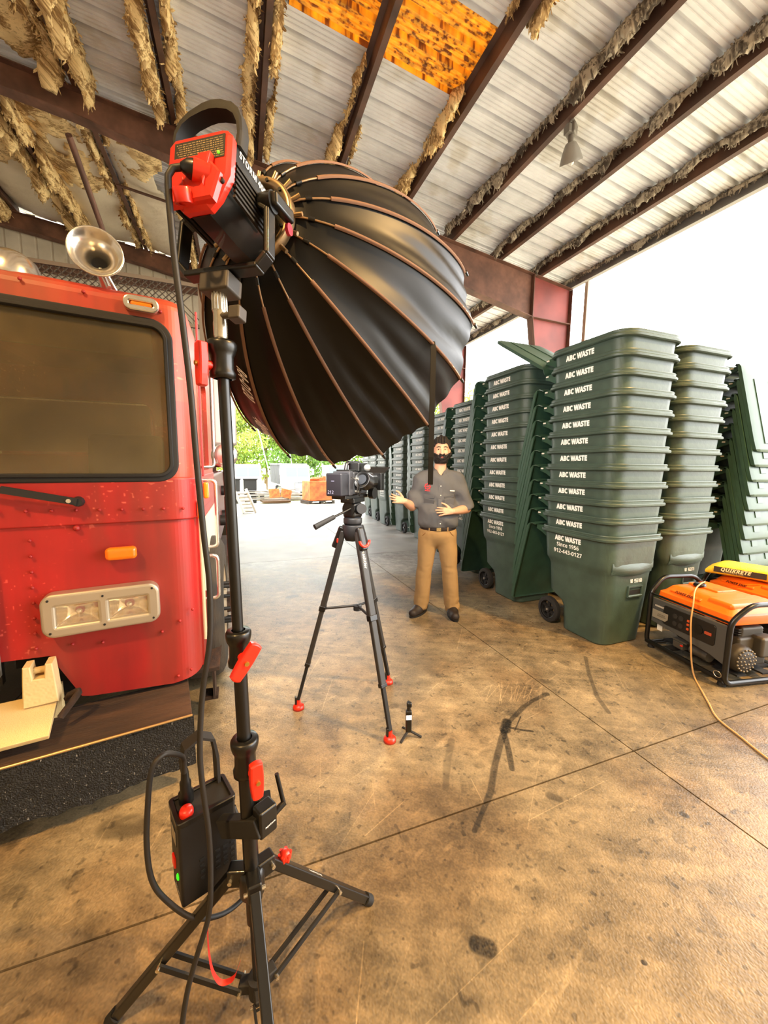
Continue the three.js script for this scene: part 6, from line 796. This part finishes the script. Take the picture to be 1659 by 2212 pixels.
  part(t, 'air_filter_box', box(0.1, 0.15, 0.14, 0.25, 0.25, -0.12, 0.02), ENG); part(t, 'muffler', put(box(0.1, 0.14, 0.22, 0, 0, 0, 0.03), -0.2, 0.3, -0.16), std('#6f675b', 0.5, 0.5)); part(t, 'carabiner', put(new THREE.TorusGeometry(0.024, 0.003, 8, 24), 0.29, 0.085, Z + 0.018, 0.2, 0.2, 0), STEEL);
  return t;
}
generator('orange-topped portable generator right in front of the carts', [3.46, 0, -1.8], R(-101), 0);
generator('second orange-topped generator at the picture edge under a yellow bag', [4.22, 0, -1.86], R(-98), 1);
{ // bag of mix lying on the far generator
  const t = thing('cement_bag', 'yellow paper bag of concrete mix lying on the far generator', 'bag', [4.17, 0.585, -1.93], R(-72));
  const rings = []; for (let i = 0; i <= 16; i++) { const k = i / 16, x = lerp(-0.3, 0.3, k), e = Math.min(1, Math.sin(PI * clamp(k, 0.02, 0.98)) * 2.2), h = 0.012 + 0.085 * Math.pow(e, 0.5), w = 0.17 + 0.01 * Math.sin(k * 9), r = []; for (let j = 0; j < 22; j++) { const a = j / 22 * 2 * PI, c = Math.cos(a), s = Math.sin(a); r.push(V(x + 0.006 * (fbm(j, i, 2) - 0.5), h * 0.5 * (1 + Math.sign(s) * Math.pow(Math.abs(s), 0.55)) + 0.008 * (fbm(x * 14, c * 4 + 5, 3) - 0.5) * (s > 0 ? 1 : 0) + 0.002, Math.sign(c) * Math.pow(Math.abs(c), 0.45) * w + 0.004 * (fbm(i * 0.7, j, 2) - 0.5))); } rings.push(r); }
  part(t, 'paper_sack', planarUV(loft(rings), 'x', 'z', 3), std('#f0c32a', 0.62, 0, { bumpMap: bumpFine, bumpScale: 0.003 })); 
  part(t, 'printed_band', put(new THREE.CylinderGeometry(0.0001, 0.0001, 0.0001), 0, 0, 0), std('#2a2416', 0.7)).visible = true; t.remove(t.children[t.children.length - 1]);
  part(t, 'side_print', put(plate(0.34, 0.062), -0.07, 0.05, 0.1795, -0.05, 0, 0), print(0.34, 0.062, (x, w, h) => { x.fillStyle = '#2b2416'; x.fillRect(0, 0, w, h * 0.8); x.fillStyle = '#f3dfae'; x.font = 'italic 900 62px sans-serif'; x.fillText('QUIKRETE', w * 0.42, h * 0.3, w * 0.6); x.fillStyle = '#a08c58'; x.font = 'bold 26px sans-serif'; x.fillText('CONCRETE MIX', w * 0.4, h * 0.66); }, 512), 'dark printed brand panel'); part(t, 'end_fold', put(box(0.03, 0.075, 0.26, 0, 0, 0, 0.012), 0.28, 0.045, 0), std('#e9c24a', 0.65)); part(t, 'end_print', put(plate(0.06, 0.022), 0.29, 0.05, 0.1, 0, PI / 2, 0), std('#2b2416', 0.7));
}
cableThing('extension_cord', 'thin tan cord draped over the near generator down to the floor', [[3.6, 0.588, -1.98], [3.4, 0.612, -1.9], [3.22, 0.6, -1.83], [3.13, 0.52, -1.78], [3.09, 0.4, -1.76], [3.08, 0.25, -1.74], [3.08, 0.1, -1.72], [3.06, 0.012, -1.68], [2.9, 0.007, -1.53], [2.817, 0.007, -1.452], [2.69, 0.007, -1.33], [2.625, 0.007, -1.18], [2.56, 0.007, -1.028], [2.45, 0.007, -0.7], [2.3, 0.007, -0.2]], 0.0055, std('#c89a62', 0.6), 'cord');
{ const t = thing('black_hose', 'black coiled hose end on the floor at the right edge', 'hose', [3.66, 0, -1.2]); part(t, 'coil', merge([put(new THREE.TorusGeometry(0.16, 0.02, 10, 40), 0, 0.02, 0, PI / 2, 0, 0), put(new THREE.TorusGeometry(0.14, 0.02, 10, 40), 0.01, 0.055, 0, PI / 2 + 0.06, 0, 0)]), RUBBER); }
// ================================================================ YARD: trucks, containers, poles, trees
const WHITEP = phys('#a5a39e', 0.35, 0, { clearcoat: 0.4 }), GLASSF = phys('#4d6a68', 0.15, 0, {}), CONT = std('#6f7172', 0.6), YD = -1.36;
function haulTruck(label, pos, turn, container) {
  const t = thing('haul_truck', label, 'truck', pos, turn, 'white haul trucks in the yard');
  const hood = [[0, 1.15, 2.2], [0, 1.6, 2.25], [0.25, 1.72, 2.3], [1.05, 1.95, 2.3], [1.1, 1.15, 2.3]];
  part(t, 'hood', put(extrude(poly([[0, 0.75], [0.02, 1.5], [0.15, 1.62], [1.2, 1.86], [1.2, 0.75]]), 1.7, 0.08, 3), -0.85, 0, 2.4, 0, PI / 2, 0), WHITEP); 
  const cab = part(t, 'cab', put(extrude(poly([[0, 0.8], [0.0, 1.85], [0.28, 2.72], [0.5, 2.82], [1.7, 2.82], [1.7, 0.8]]), 1.95, 0.06, 3), -0.975, 0, 1.25, 0, PI / 2, 0), WHITEP);
  for (const s of [-1, 1]) { part(t, 'windscreen', put(box(0.86, 0.78, 0.02, 0, 0, 0, 0.008), s * 0.46, 2.28, 1.19, -0.31, 0, 0), GLASSF); part(t, 'headlamp', box(0.24, 0.2, 0.06, s * 0.95, 1.2, 2.47, 0.03), std('#7d7a72', 0.2)); part(t, 'fender', put(extrude(poly([[-0.65, 0.6], [-0.6, 1.0], [-0.3, 1.3], [0.2, 1.3], [0.5, 1.0], [0.55, 0.6]]), 0.4, 0.03, 2), s > 0 ? 0.85 : -1.25, 0, 1.75, 0, PI / 2, 0), WHITEP); part(t, 'mirror', merge([box(0.18, 0.5, 0.08, s * 1.32, 2.3, 1.1, 0.03), rod([s * 1.0, 2.5, 1.0], [s * 1.32, 2.5, 1.1], 0.02), rod([s * 1.0, 2.1, 1.0], [s * 1.32, 2.1, 1.1], 0.02)]), WHITEP); part(t, 'exhaust_stack', rod([s * 1.05, 0.9, -0.55], [s * 1.05, 3.0, -0.55], 0.08), CHROME); }
  const gr = part(t, 'grille', box(0.95, 0.62, 0.06, 0, 1.2, 2.52, 0.02), std('#5d6062', 0.4, 0.3)); for (let i = 0; i < 6; i++) part(gr, 'grille_bar', box(0.88, 0.05, 0.03, 0, 0.96 + i * 0.085, 2.555), std('#a9a8a3', 0.5)); part(gr, 'grille_lettering', put(plate(0.6, 0.1), 0, 1.46, 2.5535), print(0.6, 0.1, (x, w, h) => { x.fillStyle = '#33363a'; x.font = '900 70px sans-serif'; x.fillText('M A C K', w / 2, h / 2); }, 384));
  part(t, 'bumper', box(2.2, 0.34, 0.3, 0, 0.72, 2.5, 0.05), WHITEP); for (const x of [-0.7, 0, 0.7]) part(t, 'bumper_hole', box(0.16, 0.13, 0.02, x, 0.72, 2.655), DARK); for (const s of [-1, 1]) for (const z of [1.7, -2.2, -3.4]) part(t, 'wheel', put(lathe([[0.2, -0.14], [0.46, -0.14], [0.5, -0.08], [0.5, 0.08], [0.46, 0.14], [0.2, 0.14]], 28), s * 0.98, 0.5, z, 0, 0, PI / 2), TYRE);
  part(t, 'chassis', merge([box(0.9, 0.25, 6.5, 0, 0.85, -1.5), box(2.0, 0.4, 0.7, 0, 0.75, -0.3)]), DARK); part(t, 'fuel_tank', put(new THREE.CylinderGeometry(0.3, 0.3, 1.2, 20), -1.0, 0.75, -0.6, PI / 2, 0, 0), CHROME); part(t, 'roof_lights', merge([-0.5, -0.25, 0, 0.25, 0.5].map((x) => box(0.08, 0.05, 0.06, x, 2.9, 0.6, 0.01))), AMBER);
  if (container) { const c = part(t, 'container', merge([box(2.3, 1.7, 5.2, 0, 2.05, -3.6)]), CONT, 'grey ribbed dump container'); for (let i = 0; i < 12; i++) part(c, 'container_rib', box(0.12, 1.7, 0.12, -1.2, 2.05, -1.3 - i * 0.42), CONT); for (let i = 0; i < 7; i++) part(c, 'container_rib', box(0.1, 1.7, 0.1, -0.95 + i * 0.32, 2.05, -0.97), CONT); part(c, 'container_lip', merge([box(2.5, 0.14, 0.14, 0, 2.93, -1.0), box(0.14, 0.14, 5.3, -1.22, 2.93, -3.6), box(0.14, 0.14, 5.3, 1.22, 2.93, -3.6)]), CONT); }
  return t;
}
haulTruck('white haul truck parked at left behind the black bins', [0.55, YD, -34.4], R(3), false);
haulTruck('white haul truck in the middle carrying a grey ribbed container', [4.35, YD, -33.4], R(3), true);
haulTruck('white haul truck half hidden behind the orange crate', [8.15, YD, -34.6], R(3), false);
{
  const t = thing('orange_crate', 'rusty orange steel crate standing on a dark pallet', 'crate', [2.95, -0.04, -15.7], R(14)); const OX = std('#ffffff', 0.75, 0, { map: tex(256, 256, (u, v, o) => { const a = fbm(u * 6, v * 6, 5, 6), l = 0.85 + (a - 0.5) * 0.6; o[0] = 0.84 * l; o[1] = 0.44 * l; o[2] = 0.2 * l; }) });
  part(t, 'crate_box', box(1.0, 0.78, 0.8, 0, 0.53, 0, 0.02), OX); part(t, 'crate_flap', merge([put(box(0.4, 0.12, 0.03), -0.25, 0.98, 0.3, 0.5, 0, 0), box(0.12, 0.2, 0.1, 0.3, 1.0, 0), box(0.3, 0.16, 0.5, 0.05, 0.98, -0.1)]), OX); part(t, 'pallet', merge([box(1.15, 0.03, 0.9, 0, 0.12, 0), box(0.12, 0.1, 0.9, -0.5, 0.05, 0), box(0.12, 0.1, 0.9, 0, 0.05, 0), box(0.12, 0.1, 0.9, 0.5, 0.05, 0)]), std('#3a332b', 0.9)); for (const x of [-0.28, 0.28]) part(t, 'reflector_bar', box(0.26, 0.05, 0.02, x, 0.1, 0.46), std('#efece2', 0.4));
  const s = thing('steel_bundle', 'heap of bent steel rods and two rusty plates on a pallet', 'scrap heap', [1.35, -0.05, -16.6], 0.1); part(s, 'pallet', merge([box(1.1, 0.08, 0.9, 0, 0.06, 0)]), std('#5a4632', 0.9)); for (let i = 0; i < 14; i++) { const y = 0.14 + i * 0.03, a = rr(-0.3, 0.3); part(s, 'steel_rod', rod([-rr(0.8, 1.5), y + rr(-0.08, 0.05), Math.sin(a) * 0.6 + rr(-0.2, 0.2)], [rr(0.8, 1.5), y + rr(-0.08, 0.06), -Math.sin(a) * 0.6 + rr(-0.2, 0.2)], 0.014, 0.014, 6), i % 3 ? std('#77726a', 0.6, 0.3) : std('#c9c4b8', 0.6)); } for (const [x, y, r] of [[-0.12, 0.42, 0.05], [0.35, 0.4, -0.25]]) part(s, 'rusty_plate', put(box(0.42, 0.36, 0.02), x, y, 0.5, -0.3, 0, r), OX, 'rusty orange plate');
  for (const [x, z, n] of [[-0.28, -17.0, 0], [0.38, -17.1, 1]]) { const b = thing('black_bin', n ? 'open black bin beside the left white truck, the right one' : 'open black bin beside the left white truck, the left one', 'bin', [x, -0.08, z], 0.05, 'black bins in the yard'); part(b, 'bin_shell', loft([rrect(0.46, 0.5, 0.05, 0, 0, 0), rrect(0.52, 0.56, 0.05, 0.95, 0, 0), rrect(0.56, 0.6, 0.05, 0.96, 0, 0), rrect(0.56, 0.6, 0.05, 1.0, 0, 0), rrect(0.5, 0.54, 0.05, 1.0, 0, 0), rrect(0.44, 0.48, 0.05, 0.05, 0, 0)], { crease: 0.5 }), std('#222426', 0.55)); part(b, 'bin_rim', merge([box(0.58, 0.03, 0.03, 0, 1.0, 0.3), box(0.03, 0.03, 0.6, 0.285, 1.0, 0)]), std('#17181a', 0.5)); }
  const l = thing('pale_steps', 'small pale slatted steps lying beside the fire truck rear', 'steps', [0.02, 0, -12.9], 0.1); for (let i = 0; i < 6; i++) part(l, 'tread', put(box(0.34, 0.04, 0.14), -0.02 + i * 0.035, 0.62 - i * 0.11, 0.12 * i * 0.3, 0.3, 0, 0), std('#e4ddcf', 0.7)); for (const s2 of [-0.17, 0.19]) part(l, 'stringer', beam([s2 - 0.05, 0.75, 0], [s2 + 0.2, 0.02, 0.3], 0.04, 0.08), std('#ded6c6', 0.7));
}
for (const [x0, x1, z, n] of [[0.2, -2.3, -40, 'left'], [3.2, 0.6, -40, 'middle'], [5.4, 3.6, -40, 'right']]) { const t = thing('guy_wire', `pale slanting guy wire in front of the trees, the ${n} one`, 'wire', [x0, YD, z]); part(t, 'wire_sleeve', rod([0, 0, 0], [x1 - x0, 11.5, 0], 0.045, 0.045, 8), std('#dcd9cc', 0.6)); }
// trees: trunk, boughs and a crown of small leaves
const BARK = std('#8b7355', 0.95, 0, { bumpMap: bumpGrit, bumpScale: 0.02 });
const leafGeo = (() => { const s = new THREE.Shape(); s.moveTo(0, -0.5); s.quadraticCurveTo(0.34, -0.1, 0, 0.5); s.quadraticCurveTo(-0.34, -0.1, 0, -0.5); const g = new THREE.ShapeGeometry(s, 3), p = g.attributes.position; for (let i = 0; i < p.count; i++) p.setZ(i, 0.25 * Math.abs(p.getX(i))); g.computeVertexNormals(); return g; })();
const LEAF = [['#8fae3c', 0], ['#6f9a35', 1], ['#a9b84a', 2]].map(([c]) => phys(c, 0.8, 0, { transmission: 0.45, thickness: 0 }));
function tree(label, x, y, z, h, w, count, kind, leaf = 0.34, trunkShow = 0.3) {
  const t = thing('tree', label, 'tree', [x, y, z], 0, 'trees behind the yard');
  part(t, 'trunk', sweep([[0, 0, 0], [0.1, h * 0.3, 0.05], [-0.05, h * 0.6, 0], [0.05, h * 0.92, 0.05]].map((p) => V(...p)), (k) => lerp(0.035 * h * 0.5, 0.01 * h * 0.4, k), 8), BARK);
  const tips = []; for (let i = 0; i < 9; i++) { const a = i * 2.4, k = lerp(trunkShow, 0.85, i / 8), L = w * (0.5 + 0.4 * rnd()) * (1 - 0.4 * (k - 0.4)), b = V(Math.cos(a) * L, h * k + L * 0.45, Math.sin(a) * L); part(t, 'bough', rod([0, h * k * 0.95, 0], [b.x, b.y, b.z], 0.05, 0.015, 6), BARK); tips.push(b, b.clone().multiplyScalar(0.6).add(V(0, h * k * 0.42, 0))); } tips.push(V(0, h * 0.95, 0));
  const im = new THREE.InstancedMesh(leafGeo, LEAF[kind], count), m = new THREE.Matrix4(), q = new THREE.Quaternion(), e = new THREE.Euler(), c = new THREE.Color();
  for (let i = 0; i < count; i++) { const tp = tips[Math.floor(rnd() * tips.length)], r = w * 0.42 * Math.cbrt(rnd()), a = rnd() * 2 * PI, u = rnd() * 2 - 1, sq = Math.sqrt(1 - u * u), s = leaf * rr(0.6, 1.3); q.setFromEuler(e.set(rr(-1.2, 1.2), rr(0, 6.28), rr(-1.2, 1.2))); m.compose(V(tp.x + r * sq * Math.cos(a), tp.y + r * u * 0.8, tp.z + r * sq * Math.sin(a)), q, V(s, s, s)); im.setMatrixAt(i, m); const l = rr(0.6, 1.25); im.setColorAt(i, c.setRGB(l * rr(0.9, 1.1), l, l * 0.9)); }
  im.name = 'foliage'; im.userData.kind = 'stuff'; im.castShadow = im.receiveShadow = true; t.add(im);
}
const TL = ['tall yellow-green tree at the left edge of the gap beside the fire truck', 'light green tree behind the left white truck', 'green tree between the left and middle white trucks', 'darker green tree behind the grey container', 'yellow-green tree above the middle white truck', 'green tree behind the orange crate', 'dense green tree behind the film camera', 'green tree far behind the far cart stacks', 'green tree behind the middle of the cart row'];
[[-3.5, -48, 13, 4.2, 0], [-0.2, -46, 11, 4, 2], [2.8, -47, 12, 4.2, 0], [5.6, -46, 11, 4, 1], [8.6, -48, 12.5, 4.4, 0], [12.2, -46, 11.5, 4.2, 1], [17, -49, 12, 4.5, 0], [20, -46, 11, 4.5, 1], [25, -45, 11, 4.5, 0]].forEach(([x, z, h, w, k], i) => tree(TL[i], x, YD, z, h, w, 5200, k, 0.5, 0.12));
tree('slim tree with a bare pale trunk seen right of the softbox', 10.9, -0.6, -17.2, 6.2, 1.5, 1300, 2, 0.2, 0.42);
tree('leafy sapling just left of the second cart stack top', 12.6, -0.6, -17.6, 5.1, 1.2, 1500, 1, 0.22, 0.4);
scene.traverse((o) => { if (o.isMesh) { o.castShadow = true; o.receiveShadow = true; } });
renderer.render(scene, camera);
